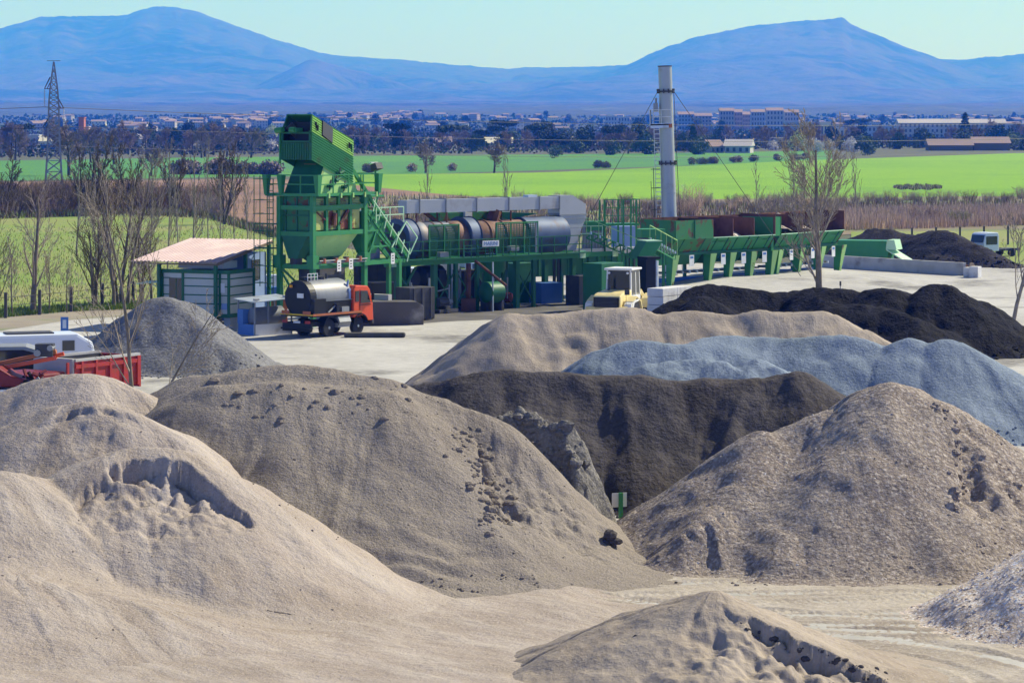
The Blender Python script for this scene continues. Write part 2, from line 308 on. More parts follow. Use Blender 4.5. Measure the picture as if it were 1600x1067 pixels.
def ridge_field(X, Y, ridges, k=.12, c=.35):
    """smooth maximum of tent-shaped ridges; returns height, coordinate along ridge, distance"""
    acc = np.zeros_like(X); best = np.full_like(X, -1e9); Sc = np.zeros_like(X); Rr = np.zeros_like(X)
    hs = []; off = 0
    for pts, slope in ridges:
        hb = np.full_like(X, -1e9); base = off
        for a, b in zip(pts, pts[1:]):
            dx, dy = b[0]-a[0], b[1]-a[1]; L2 = dx*dx+dy*dy+1e-9; L = math.sqrt(L2)
            t = np.clip(((X-a[0])*dx+(Y-a[1])*dy)/L2, 0, 1)
            r = np.hypot(X-a[0]-t*dx, Y-a[1]-t*dy)
            h = a[2]+(b[2]-a[2])*t-slope*(np.sqrt(r*r+c*c)-c)
            ang = np.arctan2(Y-a[1]-t*dy, X-a[0]-t*dx)
            m = h > best; best = np.where(m, h, best)
            Sc = np.where(m, base+t*L+ang*1.2, Sc); Rr = np.where(m, r, Rr); base += L
            hb = np.maximum(hb, h)
        hs.append(hb); off += 50
    mx = np.maximum.reduce(hs); acc = sum(np.exp((h-mx)/k) for h in hs)
    if len(hs) > 1:
        st = np.sort(np.stack(hs), 0); dom = np.clip((st[-1]-st[-2])/.45, 0, 1); dom = dom*dom*(3-2*dom)
    else: dom = np.ones_like(X)
    return mx+k*np.log(acc), Sc, Rr, dom
def Rg(*pts): return [tuple(P(*p)) for p in pts]
def smooth_line(pts, n=4):     # Catmull-Rom through the points
    out = []; q = [pts[0]]+list(pts)+[pts[-1]]
    for i in range(1, len(q)-2):
        p0, p1, p2, p3 = map(np.array, q[i-1:i+3])
        for j in range(n):
            t = j/n; out.append(tuple(.5*((2*p1)+(-p0+p2)*t+(2*p0-5*p1+4*p2-p3)*t*t+(-p0+3*p1-3*p2+p3)*t**3)))
    out.append(tuple(pts[-1])); return out
# ------------------------------------------------------------------ ground, fields, hills
def sheet(name, top, bot, z, m, n=60, margin=True):
    """strip of land between two border lines given as (column, row) on flat ground"""
    xs = sorted(set([p[0] for p in top+bot])); x0, x1 = xs[0], xs[-1]
    vs = []; 
    for i in range(n+1):
        px = x0+(x1-x0)*i/n
        for line in (bot, top):
            ys = np.interp(px, [p[0] for p in line], [p[1] for p in line]); g = GP(px, float(ys)); vs.append((g.x, g.y, z))
    me = bpy.data.meshes.new(name); me.from_pydata(vs, [], [(2*i, 2*i+2, 2*i+3, 2*i+1) for i in range(n)]); me.materials.append(M[m])
    return tag(linkmesh(name, me), None, None, kind='structure')
def z_base(d):
    return np.interp(d, [0, 1500, 2500, 3500, 5000, 6500, 9500, 12000, 16000, 21000, 25000], [-.1, -.1, 1.2, 4.8, 14, 27, 48, 68, 100, 140, 110])
def build_land():
    g = MB(); g.add([(-900,-60,-.08),(900,-60,-.08),(900,1560,-.08),(-900,1560,-.08)], [(0,1,2,3)]); tag(g.build('ground', 'ground'), None, None, kind='structure')
    sheet('meadow', [(-900,352),(0,340),(200,331),(320,336),(420,366),(640,405),(1000,415)], [(-900,520),(0,497),(200,483),(700,475),(1000,450)], -.04, 'meadow')
    sheet('grass', [(1330,362),(1450,361),(2500,355)], [(1330,420),(1500,400),(1600,440),(2500,450)], -.02, 'meadow')
    sheet('ploughed_field', [(-900,292),(0,284),(200,282),(400,279),(560,284),(700,302),(1000,318)], [(-900,350),(0,338),(420,362),(900,380),(1000,380)], -.05, 'ploughed')
    sheet('scrub_ground', [(560,305),(700,306),(1000,312),(1600,306),(2500,300)], [(560,395),(1000,400),(1330,365),(1450,363),(2500,357)], -.03, 'scrub_ground')
    sheet('crop_field', [(545,273),(850,269.5),(1000,263),(1250,251),(1600,239),(2500,230)], [(545,288),(700,304),(850,313),(1000,315),(1600,310),(2500,304)], -.045, 'crop_bright')
    sheet('green_field', [(-900,252),(0,251),(300,246),(1000,240),(1250,236),(1300,234)], [(-900,290),(0,282),(400,276),(545,275),(1300,252)], -.06, 'crop_far')
    sheet('verge', [(-900,505),(0,488),(110,480),(200,480),(420,470)], [(-900,550),(0,517),(110,500),(200,494),(420,486)], +.006, 'verge')
    g = MB(); g.add([(-90,30,0),(90,30,0),(90,172,0),(50,218,0),(36,236,0),(8,236,0),(-8,205,0),(-24,176,0),(-90,163,0)], [tuple(range(9))])
    tag(g.build('yard', 'yard'), None, None, kind='structure')
build_land()
def build_tracks():
    x = np.arange(-7, 19, .06); y = np.arange(58, 82, .06); X, Y = np.meshgrid(x, y)
    Z = .03+.05*fbm(X*.35, Y*.7, 4, 3)+.02*fbm(X*3, Y*3, 3, 5)
    def rut(cx, cy, rad, wid, a0, a1, amp=.05):
        nonlocal Z
        r = np.hypot(X-cx, Y-cy)-rad; a = np.arctan2(Y-cy, X-cx); m = np.exp(-(r/wid)**4)*(a > a0)*(a < a1)
        tr = np.clip(np.sin(a*rad*2*np.pi/.24+np.abs(r)*9)*2, -1, 1)*.5+.5
        Z = Z-m*amp*(.45+.5*tr)*(.8+.4*fbm(X, Y, 2, 8)); Z = Z+np.exp(-((np.abs(r)-wid*1.4)/.1)**2)*.022*(.6+.8*fbm(X*1.5,Y*1.5,2,4))*(a > a0)*(a < a1)
    for (cx, cy, rad, a0, a1) in ((5.2,61.2,5.0,-.6,1.9),(5.2,61.2,6.7,-.6,1.7),(4.6,60,7.8,-.3,1.5),(4.6,60,3.4,-.3,1.8),(6,30,37,1.2,1.75),(6,30,38.7,1.2,1.75),(9,34,39.2,1.1,1.9),(9,34,41,1.1,1.9),(14,90,21,-2.4,-1.1),(14,90,22.8,-2.4,-1.1),(3,100,28.5,-1.9,-1.0),(3,100,30.4,-1.9,-1.0)):
        rut(cx, cy, rad, .27, a0, a1)
    e = np.minimum(np.minimum(X+7, 19-X), np.minimum(Y-58, 82-Y)); Z = Z*np.clip(e/1.0, 0, 1)+.012
    me = gridmesh('track', X, Y, Z, np.ones_like(X, bool), ['track']); tag(linkmesh('dirt_track', me), None, None, kind='structure')
build_tracks()

SIL_L = [(-900,95),(-500,80),(-200,55),(0,45),(60,28),(110,26),(200,24),(222,15),(245,10),(275,11),(310,20),(360,38),(400,54),(440,65),(480,78),(520,87),(560,89),(620,93),(700,101),(790,107),(900,105),(1000,101),(1045,88),(1100,110),(1300,120),(1500,120),(2000,130)]
SIL_R = [(600,150),(900,118),(1000,104),(1020,97),(1050,75),(1078,60),(1110,54),(1170,41),(1240,34),(1300,29),(1318,27),(1330,39),(1360,51),(1400,69),(1440,90),(1470,110),(1600,150)]
SIL_F = [(1300,150),(1420,104),(1450,92),(1500,93),(1560,88),(1600,84),(1700,76),(1900,70),(2300,95)]
def tent(X, Y, line, slope, c=30):
    h = np.full_like(X, -1e9)
    for a, b in zip(line, line[1:]):
        dx, dy = b[0]-a[0], b[1]-a[1]; t = np.clip(((X-a[0])*dx+(Y-a[1])*dy)/(dx*dx+dy*dy), 0, 1)
        r = np.hypot(X-a[0]-t*dx, Y-a[1]-t*dy); h = np.maximum(h, a[2]+(b[2]-a[2])*t-slope*(np.sqrt(r*r+c*c)-c))
    return h
K = 2.2                                    # the mountains stand this much farther than the plain's end
def terrain(X, Y, PX):
    zb = z_base(Y); amp = np.clip((Y-1500)/4000, 0, 1)
    zb = zb+amp*(9*fbm(X*.004, Y*.003, 4, 21))
    def front(sil, d0, d1, seed, e=1.9):
        d0, d1 = d0*K, d1*K; zr = H-(np.interp(PX, [p[0] for p in sil], [p[1] for p in sil])-HY)/F*d1
        t = np.clip((Y-d0)/(d1-d0), 0, 1); fold = fbm(X*.0022/K+seed, Y*.0009/K, 5, seed)
        fold = 1-np.abs(fold)*2.2
        z = z_base(d0)+(zr-z_base(d0))*t**e+fold*70*K*(t*(1-t))*4*.55*(1-t*.5)
        back = np.clip((Y-d1)/2600, 0, 1); return np.where(Y > d1, zr*(1-back**1.3), np.where(Y < d0, -99, z))
    if np.max(Y) < 8500: return zb+amp*(fbm(X*.02, Y*.01, 3, 5)*4+fbm(X*.06, Y*.03, 2, 6)*2)
    z = np.maximum(zb, front(SIL_L, 5600, 9400, 31)); z = np.maximum(z, front(SIL_F, 6500, 9000, 77, 2.0))
    z = np.maximum(z, front(SIL_R, 5400, 8200, 53, 1.6))
    n1 = fbm(X*.006/K, Y*.006/K, 4, 9)*9*K
    for line, s in ((((490,96,7000),(470,120,6700),(430,150,6300)), .55), (((490,96,7000),(560,112,7000),(650,140,6900)), .5), (((380,120,7200),(345,128,7000),(290,160,6600)), .5),
                    (((245,12,9300),(300,70,8600),(420,125,7800)), .5), (((60,32,9300),(40,90,8300),(60,150,7300)), .45), (((170,27,9300),(190,95,8200),(250,150,7200)), .5),
                    (((1312,32,8100),(1230,90,7600),(1130,140,7000)), .55), (((1330,44,8100),(1390,100,7500),(1420,145,7000)), .5), (((1170,44,8100),(1080,110,7500),(1020,150,7000)), .5),
                    (((700,104,9200),(740,130,8000),(760,155,6800)), .35), (((900,107,9200),(930,135,8000),(900,158,6800)), .35), (((1240,155,5600),(1330,152,5600)), .4), (((1500,145,6500),(1600,150,6000)), .35)):
        z = np.maximum(z, tent(X, Y, [tuple(P(a, b, c*K)) for a, b, c in line], s, 50)+n1)
    qs = random.Random(12)
    for sil, d1, a0, a1 in ((SIL_L, 9400, -250, 1000), (SIL_R, 8200, 1010, 1450), (SIL_F, 9000, 1440, 1900)):
        px = a0
        while px < a1:
            y0 = float(np.interp(px, [p[0] for p in sil], [p[1] for p in sil])); f = qs.uniform(.35,.6); dx = qs.uniform(-45,45)
            z = np.maximum(z, tent(X, Y, [tuple(P(px, y0+3, d1*.985*K)), tuple(P(px+dx*.5, y0+(166-y0)*f*.55, d1*.91*K)), tuple(P(px+dx, y0+(166-y0)*(f+.3), d1*.80*K))], qs.uniform(.32,.55), 60)+n1*.7); px += qs.uniform(28,62)
    return z+amp*(fbm(X*.02/K, Y*.01/K, 3, 5)*7+fbm(X*.06/K, Y*.03/K, 2, 6)*3)
def build_hills():
    px = np.arange(-650, 2250, 5.0); dd = np.concatenate([np.arange(1540, 8000, 60), np.arange(8000, 20900, 70), np.arange(20900, 23600, 200)])
    PX, D = np.meshgrid(px, dd); X = (PX-800)/F*D; Z = terrain(X, D, PX)
    Z = Z+np.where(D > 16500, fbm(X*.05, D*.03, 2, 3)*4, 0)
    mi = (D > 7500).astype(int)
    k = np.ones_like(X, bool)
    me = gridmesh('hills', X, D, Z, k, ['foothill', 'mountain'], mi); tag(linkmesh('hills', me), None, None, kind='structure')
build_hills()
LAND = {}; rnd0 = random.Random(1)
def on_land(px, py, d_hint=None):
    """point of the flat or rising plain seen at a given column and row"""
    ds = np.linspace(1500, 6200, 700) if py < 216 else None
    if ds is None: g = GP(px, py); g.z = -.05; return g
    key = (round(px/10), round(py*2))
    if key in LAND: a = LAND[key]; return V3(((px-800)/F*a[0]+rnd0.uniform(-3,3), a[0]*(1+rnd0.uniform(-.006,.006)), a[1]))
    X = (px-800)/F*ds; Z = terrain(X, ds, np.full_like(ds, px)); rows = HY-(Z-H)/ds*F
    ok = np.where(rows <= py)[0]; i = ok[0] if len(ok) else len(ds)-1; LAND[key] = (float(ds[i]), float(Z[i])-.3)
    return V3((float(X[i]), float(ds[i]), float(Z[i])-.3))

def stain_shade():  # dark sheet painting shade and bitumen stain under dryer and tower
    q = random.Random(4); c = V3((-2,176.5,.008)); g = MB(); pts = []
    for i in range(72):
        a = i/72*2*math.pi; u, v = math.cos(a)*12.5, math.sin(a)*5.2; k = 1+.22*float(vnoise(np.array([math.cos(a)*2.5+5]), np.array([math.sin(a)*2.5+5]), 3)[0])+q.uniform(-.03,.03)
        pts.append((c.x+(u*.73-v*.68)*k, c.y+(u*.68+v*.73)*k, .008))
    g.add(pts, [tuple(range(72))]); tag(g.build('shade_stain_ground', 'stain_shade'), None, None, kind='structure')
stain_shade()
def rise():
    X, Y = np.meshgrid(np.arange(4, 36, .5), np.arange(198, 228, .5)); e = 1-np.hypot((X-20)/13, (Y-213)/12); Z = .42*np.clip(e*2.2, 0, 1)**1.3*(1+.2*fbm(X*.3, Y*.3, 3, 4))+.01
    tag(linkmesh('yard_rise', gridmesh('yard_rise', X, Y, Z, e > .0, ['yard'])), None, None, kind='structure')
rise()
# ------------------------------------------------------------------ haze
def build_haze():
    g = MB(); g.box(-8500, -45, -8, 8500, 25500, 930); o = g.build('haze', 'white'); o.data.materials.clear()
    m = bpy.data.materials.new('haze'); m.use_nodes = True; n = m.node_tree.nodes; l = m.node_tree.links
    n.remove(n['Principled BSDF']); v = n.new('ShaderNodeVolumePrincipled')
    v.inputs['Color'].default_value = HAZE_COL; v.inputs['Absorption Color'].default_value = (1,1,1,1); v.inputs['Density'].default_value = HAZE_D
    v.inputs['Anisotropy'].default_value = 0.0
    l.new(v.outputs[0], n['Material Output'].inputs['Volume']); o.data.materials.append(m); tag(o, 'blue air haze over the plain and the hills', None, kind='stuff')
HAZE_COL = (.02, .17, 1.0, 1); HAZE_D = .00018
build_haze()

# ------------------------------------------------------------------ stockpiles
def sandy_floor():
    X, Y = np.meshgrid(np.arange(-17, 4.6, .1), np.arange(56, 77.5, .1)); e = np.minimum.reduce([X+17, 3.2+.9*fbm(X*.4, Y*.4, 3, 2)-X, 77-Y]); 
    Z = .02+.16*np.clip(e/1.6, -1, 1)+.07*fbm(X*.5, Y*.5, 4, 12)+.02*fbm(X*2.5, Y*2.5, 3, 15)+.25*np.clip((66-Y)/8, 0, 1)*np.clip(e/3, 0, 1)
    tag(linkmesh('sandy_ground', gridmesh('sandy_ground', X, Y, Z, Z > .0, ['sand'], flow=(X*.6+Y*.4, Y*.6-X*.3))), None, None, kind='structure')
def pile(name, label, cat, ridges, mats, res, seed=1, rough=.05, streak=.07, sfreq=1.6, lump=.0, toe=.35, k=.12, c=.35, extra=None, group=None, pad=1.2, chunk=0, clip=None, ground=0, cfreq=1.3):
    pts = [p for r, s in ridges for p in r]; mz = max(p[2] for p in pts); sm = min(s for r, s in ridges)
    w = mz/sm+pad
    x0, x1 = min(p[0] for p in pts)-w, max(p[0] for p in pts)+w; y0, y1 = min(p[1] for p in pts)-w, max(p[1] for p in pts)+w
    if clip: x0, x1, y0, y1 = max(x0, clip[0]), min(x1, clip[1]), max(y0, clip[2]), min(y1, clip[3])
    X, Y = np.meshgrid(np.arange(x0, x1, res), np.arange(y0, y1, res))
    wx = fbm(X*.5, Y*.5, 3, seed+50)*.35; wy = fbm(X*.5+9, Y*.5, 3, seed+60)*.35
    h, s, r, dom = ridge_field(X+wx, Y+wy, ridges, k, c)
    up = np.clip(r/1.5, 0, 1)
    h = h+streak*up*dom*fbm(s*sfreq, r*.22, 4, seed)*1.6+rough*fbm(X*1.6, Y*1.6, 5, seed+7)*1.5
    if lump: h = h+lump*fbm(X*.7, Y*.7, 3, seed+11)
    if chunk:                                        # crusted, broken surface
        h = h+chunk*(np.abs(fbm(X*cfreq, Y*cfreq, 4, seed+23, .6))*2-.5)
    if extra: h = extra(X, Y, h, s, r)
    if toe: tf = np.exp(np.clip((h-toe)/toe, -8, 0)); h = np.where(h < toe, toe*tf-.1*toe*(1-tf), h)
    h = h+ground-.01
    me = gridmesh(name, X, Y, h, h > 0.0+ground-.012, mats, flow=(s, r, dom))
    o = linkmesh(name, me); tag(o, label, cat, group); return o, (X, Y, h)
rnd = random.Random(5)
def rock(mb, p, r, seed, m=0):
    """irregular clod"""
    q = random.Random(seed); n = 7; rings = [(-.7,.55),(-.2,.95),(.35,.85),(.75,.4)]
    a0 = q.random()*6; vs = []; sx, sy, sz = q.uniform(.8,1.3), q.uniform(.7,1.1), q.uniform(.55,.9)
    for z, rr in rings:
        for k in range(n):
            a = a0+2*math.pi*k/n; j = q.uniform(.78, 1.2); vs.append((p[0]+rr*r*sx*j*math.cos(a), p[1]+rr*r*sy*j*math.sin(a), p[2]+z*r*sz*q.uniform(.85,1.15)))
    fs = [(i*n+k, i*n+(k+1)%n, (i+1)*n+(k+1)%n, (i+1)*n+k) for i in range(3) for k in range(n)]+[tuple(range(n))[::-1], tuple(range(3*n, 4*n))]
    mb.add(vs, fs, m)
def sample_h(grid, x, y):
    X, Y, h = grid; res = X[0,1]-X[0,0]; j = int((x-X[0,0])/res); i = int((y-Y[0,0])/res)
    i = min(max(i, 0), h.shape[0]-1); j = min(max(j, 0), h.shape[1]-1); return float(h[i, j])
def hit(grid, px, py, dmin, dmax):
    """first point of the heap seen at a column and row"""
    d = dmin
    while d < dmax:
        p = P(px, py, d)
        if sample_h(grid, p.x, p.y) > p.z: return p
        d += .06
    return None
def clods(parent, grid, spots, mat_, name, dmin, dmax, seed=1):
    g = MB(); q = random.Random(seed); n = 0
    for (px, py, r) in spots:
        p = hit(grid, px, py, dmin, dmax)
        if p: rock(g, (p.x, p.y, p.z-r*.05), r, seed*100+n); n += 1
    if n: o = g.build(name, mat_, parent); o['kind'] = 'stuff'; o['label'] = 'loose dark clods lying on the heap'
def band(q, line, n, sp, r0, r1):
    out = []
    for _ in range(n):
        t = q.random()*(len(line)-1); i = int(t); a, b = line[i], line[i+1]; f = t-i
        out.append((a[0]+(b[0]-a[0])*f+q.gauss(0, sp), a[1]+(b[1]-a[1])*f+q.gauss(0, sp), r0*(r1/r0)**(q.random()**2.2)))
    return out
def scarp(line, depth, side, wid=.16):
    """a broken edge: ground drops by depth on one side of a line on the plan, fading over 1.2 m"""
    L = [tuple(p)[:2] for p in line]
    def f(X, Y, h):
        Xw = X+.3*fbm(X*1.3, Y*1.3, 3, 4)+.1*fbm(X*4.5, Y*2, 2, 44); Yw = Y+.3*fbm(X*1.3+5, Y*1.3, 3, 6)+.16*fbm(X*4.5+3, Y*2, 2, 46); best = np.full_like(X, 1e9); sg = np.zeros_like(X); tt = np.zeros_like(X); n = len(L)-1
        for i, (a, b) in enumerate(zip(L, L[1:])):
            dx, dy = b[0]-a[0], b[1]-a[1]; l = math.hypot(dx, dy); t = ((Xw-a[0])*dx+(Yw-a[1])*dy)/(l*l); tc = np.clip(t, 0, 1)
            r = np.hypot(Xw-a[0]-tc*dx, Yw-a[1]-tc*dy); s = ((Xw-a[0])*dy-(Yw-a[1])*dx)/l*side; m = r < best
            best = np.where(m, r, best); sg = np.where(m, s, sg); tt = np.where(m, (i+tc)/n, tt)
        fade = np.clip(np.sin(np.pi*np.clip(tt, 0, 1)), 0, 1)**.8; drop = np.clip(sg/wid, 0, 1)*np.exp(-np.clip(sg, 0, 9)/2.6)
        ch = 1+.9*fbm(X*2.6, Y*2.6, 3, 17)
        return h-depth*fade*drop*ch
    return f
q5 = random.Random(77)
def toe_stones(o, grid, mat_, n, r0, r1, hmax=.5, name='foot_stones', seed=1):
    X, Y, h = grid; q = random.Random(seed); g = MB(); gy, gx = np.gradient(h); ok = np.argwhere((h > .02) & (h < hmax) & (gy > .02)); 
    if not len(ok): return
    for i in range(n):
        a, b = ok[q.randrange(len(ok))]; x, y, z = float(X[a,b]), float(Y[a,b]), float(h[a,b]); r = r0*(r1/r0)**(q.random()**1.8)
        t = abs(q.gauss(0, .5)); x += q.gauss(0,.15); y -= t*(z < .15); z = max(0.02, sample_h(grid, x, y)); rock(g, (x, y, z+r*.1), r, seed*7000+i)
    k = g.build(name, mat_, o); k['kind'] = 'stuff'
sandy_floor()
# the three merging mounds at the left
R1 = smooth_line(Rg((-200,800,69.5),(-60,752,70),(0,736,70.5),(90,750,71.3),(150,716,72),(215,700,72.5),(285,708,72.6),(345,756,72.6),(430,838,72.7),(545,930,72.8)))
R2 = smooth_line(Rg((-200,700,76.5),(-60,700,76.5),(0,678,76.5),(70,642,76.5),(140,628,76.5),(200,642,76.4),(250,672,76.2),(305,722,75.8),(350,790,75.5)))
R3 = smooth_line(Rg((-200,670,81.5),(-60,645,81.5),(0,617,81.5),(70,592,81.2),(130,583,81),(175,596,81),(225,621,80.8),(262,655,80.5)))
R0 = smooth_line(Rg((-300,870,67.2),(-60,885,66.8),(100,915,66.4),(240,950,66),(380,1000,65.6),(470,1045,65)))
sc1 = scarp([P(95,800,70.0)[:2], P(150,760,70.9)[:2], P(185,725,71.7)[:2], P(225,705,72.0)[:2], P(290,722,71.9)[:2], P(345,770,71.4)[:2], P(400,850,70.6)[:2]], .55, 1, .07)
sc2 = scarp([P(50,665,75.5)[:2], P(105,640,75.9)[:2], P(150,632,76)[:2], P(195,641,75.9)[:2], P(240,672,75.5)[:2]], .13, 1, .06)
def exB(X, Y, h, s, r):
    h = sc1(X, Y, h); h = sc2(X, Y, h)
    return h
sandB, gB = pile('sand_pile', 'pale sand heap of three merging mounds filling the left foreground', 'sand pile', [(R1,.62),(R2,.68),(R3,.68),(R0,.30)], ['sand'], .055, 3, rough=.03, streak=.035, sfreq=2.2, k=.16, c=.5, extra=exB, toe=.95, clip=(-20, 1, 56, 90), ground=0)
clods(sandB, gB, [(q5.uniform(0,600), q5.uniform(590,1060), .012+.03*q5.random()**3) for _ in range(600)]+band(q5, [(170,770),(200,790)], 10, 12, .03, .07)+band(q5, [(240,730),(345,785)], 14, 8, .03, .06), 'clod', 'loose_clods', 60, 84, 3)
# the tall heap in the middle
A1 = smooth_line(Rg((215,632,82),(280,600,82),(340,582,81.3),(430,571,80.8),(520,575,80.4),(598,592,80)))
A1b = smooth_line(Rg((590,590,80),(640,612,79.8),(705,630,79.6),(770,656,79.4)))
A2 = smooth_line(Rg((690,640,79.6),(740,695,78.5),(765,760,77.2),(785,830,75.9),(805,885,74.9)))
A3 = Rg((330,600,79.5),(450,596,79.2),(600,612,79.0))
A4 = Rg((330,640,78.6),(360,720,77.2),(400,800,75.8),(440,880,74.4))
scA = scarp([P(735,680,78.3)[:2], P(752,740,77.2)[:2], P(770,800,76.0)[:2], P(775,850,75.2)[:2]], .55, -1, .07)
def exA(X, Y, h, s, r):
    d = np.hypot(X-P(350,900,73).x, Y-73)
    h = scA(X, Y, h)
    return h+.07*np.exp(-((Y-72.5)/1.6)**2)*np.sin(Y*8+fbm(X*.6, Y*.6, 3, 5)*5)*.6*(X < .6)
sandA, gA = pile('sand_pile', 'tallest tan sand heap in the foreground with clods along its flat crest', 'sand pile', [(A1,.66),(A1b,.98),(A2,.93),(A3,.66),(A4,.6)], ['sand_grey'], .055, 9, rough=.04, streak=.035, sfreq=2.6, k=.13, c=.45, extra=exA, toe=.8, clip=(-13, 5.5, 56, 90))
cl = [(q5.uniform(330,640), 600+q5.random()**1.4*60+q5.random()*8, .05*(1+q5.random()**2*2.2)) for _ in range(75)]
cl += [(335,597,.2),(372,615,.17),(400,612,.12),(440,603,.12),(495,628,.14),(512,637,.13),(535,612,.1),(545,578,.16),(585,592,.12)]
cl += band(q5, [(725,675),(745,690),(750,740),(765,770),(775,800),(760,840)], 230, 17, .03, .17)
cl += [(q5.uniform(260,900), q5.uniform(590,915), .014+.045*q5.random()**3) for _ in range(900)]
clods(sandA, gA, cl, 'clod', 'loose_clods', 66, 84, 5)
# crusted grey lump behind the tall heap and its crumbling foot
L1 = Rg((768,655,80.8),(800,650,81),(840,655,81),(878,668,80.8)); L2 = Rg((878,668,80.8),(888,715,80.1),(893,738,79.8))
def exL(X, Y, h, s, r): return h+.45*np.abs(fbm(X*1.9, Y*1.9, 4, 91, .6))
lumpA, gL = pile('dirt_pile', 'dark grey crusted lump of dirt stuck behind the tall tan sand heap', 'dirt pile', [(L1, 2.6), (L2, 3.0)], ['clump'], .045, 19, rough=.2, streak=.1, k=.1, c=.4, extra=exL, toe=0, pad=1.6)
clods(lumpA, gL, band(q5, [(800,660),(870,680),(888,730)], 90, 14, .07, .26), 'clump', 'loose_clods', 74, 84, 7)
L3 = Rg((862,748,79.0),(875,775,78.7),(890,815,78.4),(905,850,78.1),(925,885,77.6)); 
footA, gF = pile('dirt_pile', 'small grey gravelly spill with dark clods at the right foot of the tall sand heap', 'dirt pile', [(L3, 1.15)], ['gravel_grey', 'clump'], .06, 29, rough=.1, streak=.06, k=.1, c=.3, chunk=.07, toe=.2, pad=1.2)
clods(footA, gF, band(q5, [(888,750),(900,790),(915,795),(890,825)], 90, 13, .06, .27), 'clump', 'loose_clods', 70, 84, 9)
g = MB()
for i, (px, py, r) in enumerate([(953,836,.25),(946,849,.2),(960,845,.22),(938,855,.14),(970,865,.12),(980,872,.1)]): p = P(px, py, 77.6); rock(g, (p.x, p.y, max(p.z, r*.4)), r, 900+i)
for i in range(24):
    p = GP(q5.gauss(905,55), q5.gauss(905,16)); rock(g, (p.x, p.y, .03), .03+.06*q5.random()**2, 950+i)
for i in range(16):
    p = GP(q5.gauss(640,60), q5.gauss(985,30)); rock(g, (p.x, p.y, .03), .02+.035*q5.random()**2, 980+i)
tag(g.build('scattered_clods', 'dirt_dark'), 'dark clods scattered on the sandy floor below the sand heaps', 'clods', kind='stuff')
# low crusted heap at the bottom edge
C1 = smooth_line(Rg((800,1085,60.5),(880,1030,61),(960,985,61.5),(1040,948,62),(1100,924,62),(1125,935,62),(1160,968,61.8),(1215,998,61.4),(1300,1030,60.8),(1400,1062,60.2),(1480,1085,60)))
scC = scarp([P(1120,940,61.6)[:2], P(1160,985,61.2)[:2], P(1230,1010,60.9)[:2], P(1330,1040,60.4)[:2], P(1400,1066,60)[:2]], .45, 1, .06)
scC2 = scarp([P(900,1055,59.9)[:2], P(960,1030,60.2)[:2], P(1040,1040,60.1)[:2], P(1120,1070,59.7)[:2]], .16, 1, .05)
scC3 = scarp([P(1060,955,61.6)[:2], P(1120,985,61)[:2], P(1180,1010,60.6)[:2]], .13, 1, .05)
def exC(X, Y, h, s, r): return scC(X, Y, h)
sandC, gC = pile('sand_pile', 'low crusted sand heap with cracked edges at the bottom of the picture', 'sand pile', [(C1, .42),(Rg((880,1040,60.6),(760,1085,60)),.3),(Rg((1230,1015,60.6),(1420,1075,59.6)),.4)], ['sand_fine'], .045, 13, rough=.05, streak=.06, sfreq=2, k=.1, c=.3, extra=exC, toe=.3, clip=(-1.5, 12, 54, 68))
clods(sandC, gC, band(q5, [(1150,975),(1210,998),(1290,1032),(1380,1060)], 120, 9, .02, .11)+[(1208,997,.12),(993,993,.05)], 'dirt_dark', 'loose_clods', 56, 66, 11)
# gravel heaps on the right
G1 = smooth_line(Rg((960,880,79.4),(1010,845,80),(1100,755,80.6),(1180,682,81),(1215,676,81),(1260,655,81.3),(1310,638,81.4),(1340,622,81.5),(1370,605,81.5),(1400,600,81.5),(1440,613,81.4),(1482,640,81.3),(1500,690,81.2),(1540,722,81.1),(1600,768,81),(1680,830,80.6),(1760,890,80)))
G2 = smooth_line(Rg((1190,682,80.8),(1170,740,79.4),(1110,800,78),(1060,850,76.9)))
G3 = smooth_line(Rg((1180,830,77.2),(1215,833,76.6),(1222,858,75.9)))
G4 = smooth_line(Rg((1395,604,81.3),(1330,680,79.6),(1300,760,78.1)))
scG = scarp([P(1488,650,80.8)[:2], P(1492,720,79.4)[:2], P(1486,800,77.8)[:2], P(1480,850,76.8)[:2]], .35, -1)
pG, gG = pile('gravel_pile', 'large pinkish brown gravel heap with a pointed top on the right', 'gravel pile', [(G1,.68),(G2,.74),(G3,.8),(G4,.7)], ['gravel_brown'], .065, 43, rough=.06, streak=.13, sfreq=1.5, k=.13, c=.4, toe=.3, extra=lambda X,Y,h,s,r: scG(X,Y,h), clip=(1.5, 20, 68, 92))
clods(pG, gG, band(q5, [(1440,625),(1490,655),(1497,700),(1500,760),(1490,810)], 60, 6, .06, .19)+[(1535,712,.13),(1588,757,.18),(1525,735,.12),(1535,873,.07)]+[(q5.uniform(990,1600), q5.uniform(640,908), .02+.05*q5.random()**2) for _ in range(700)], 'gravel_brown', 'loose_stones', 70, 84, 15)
pD, gD = pile('gravel_pile', 'light coarse crushed stone heap cut by the right edge of the picture', 'gravel pile', [(Rg((1740,790,69.3),(1850,760,69.5)), .64)], ['gravel_pale'], .05, 53, rough=.06, streak=.05, k=.1, c=.5, toe=.2, clip=(8.5, 17.5, 60, 74))
g = MB(); 
for i in range(1500):
    px, py = q5.uniform(1425,1620), q5.uniform(860,1035); p = hit(gD, px, py, 62, 72)
    if p and p.z > .02: rock(g, (p.x, p.y, p.z), .025+.04*q5.random(), 2000+i)
o = g.build('crushed_stones', 'gravel_pale', pD); o['kind'] = 'stuff'
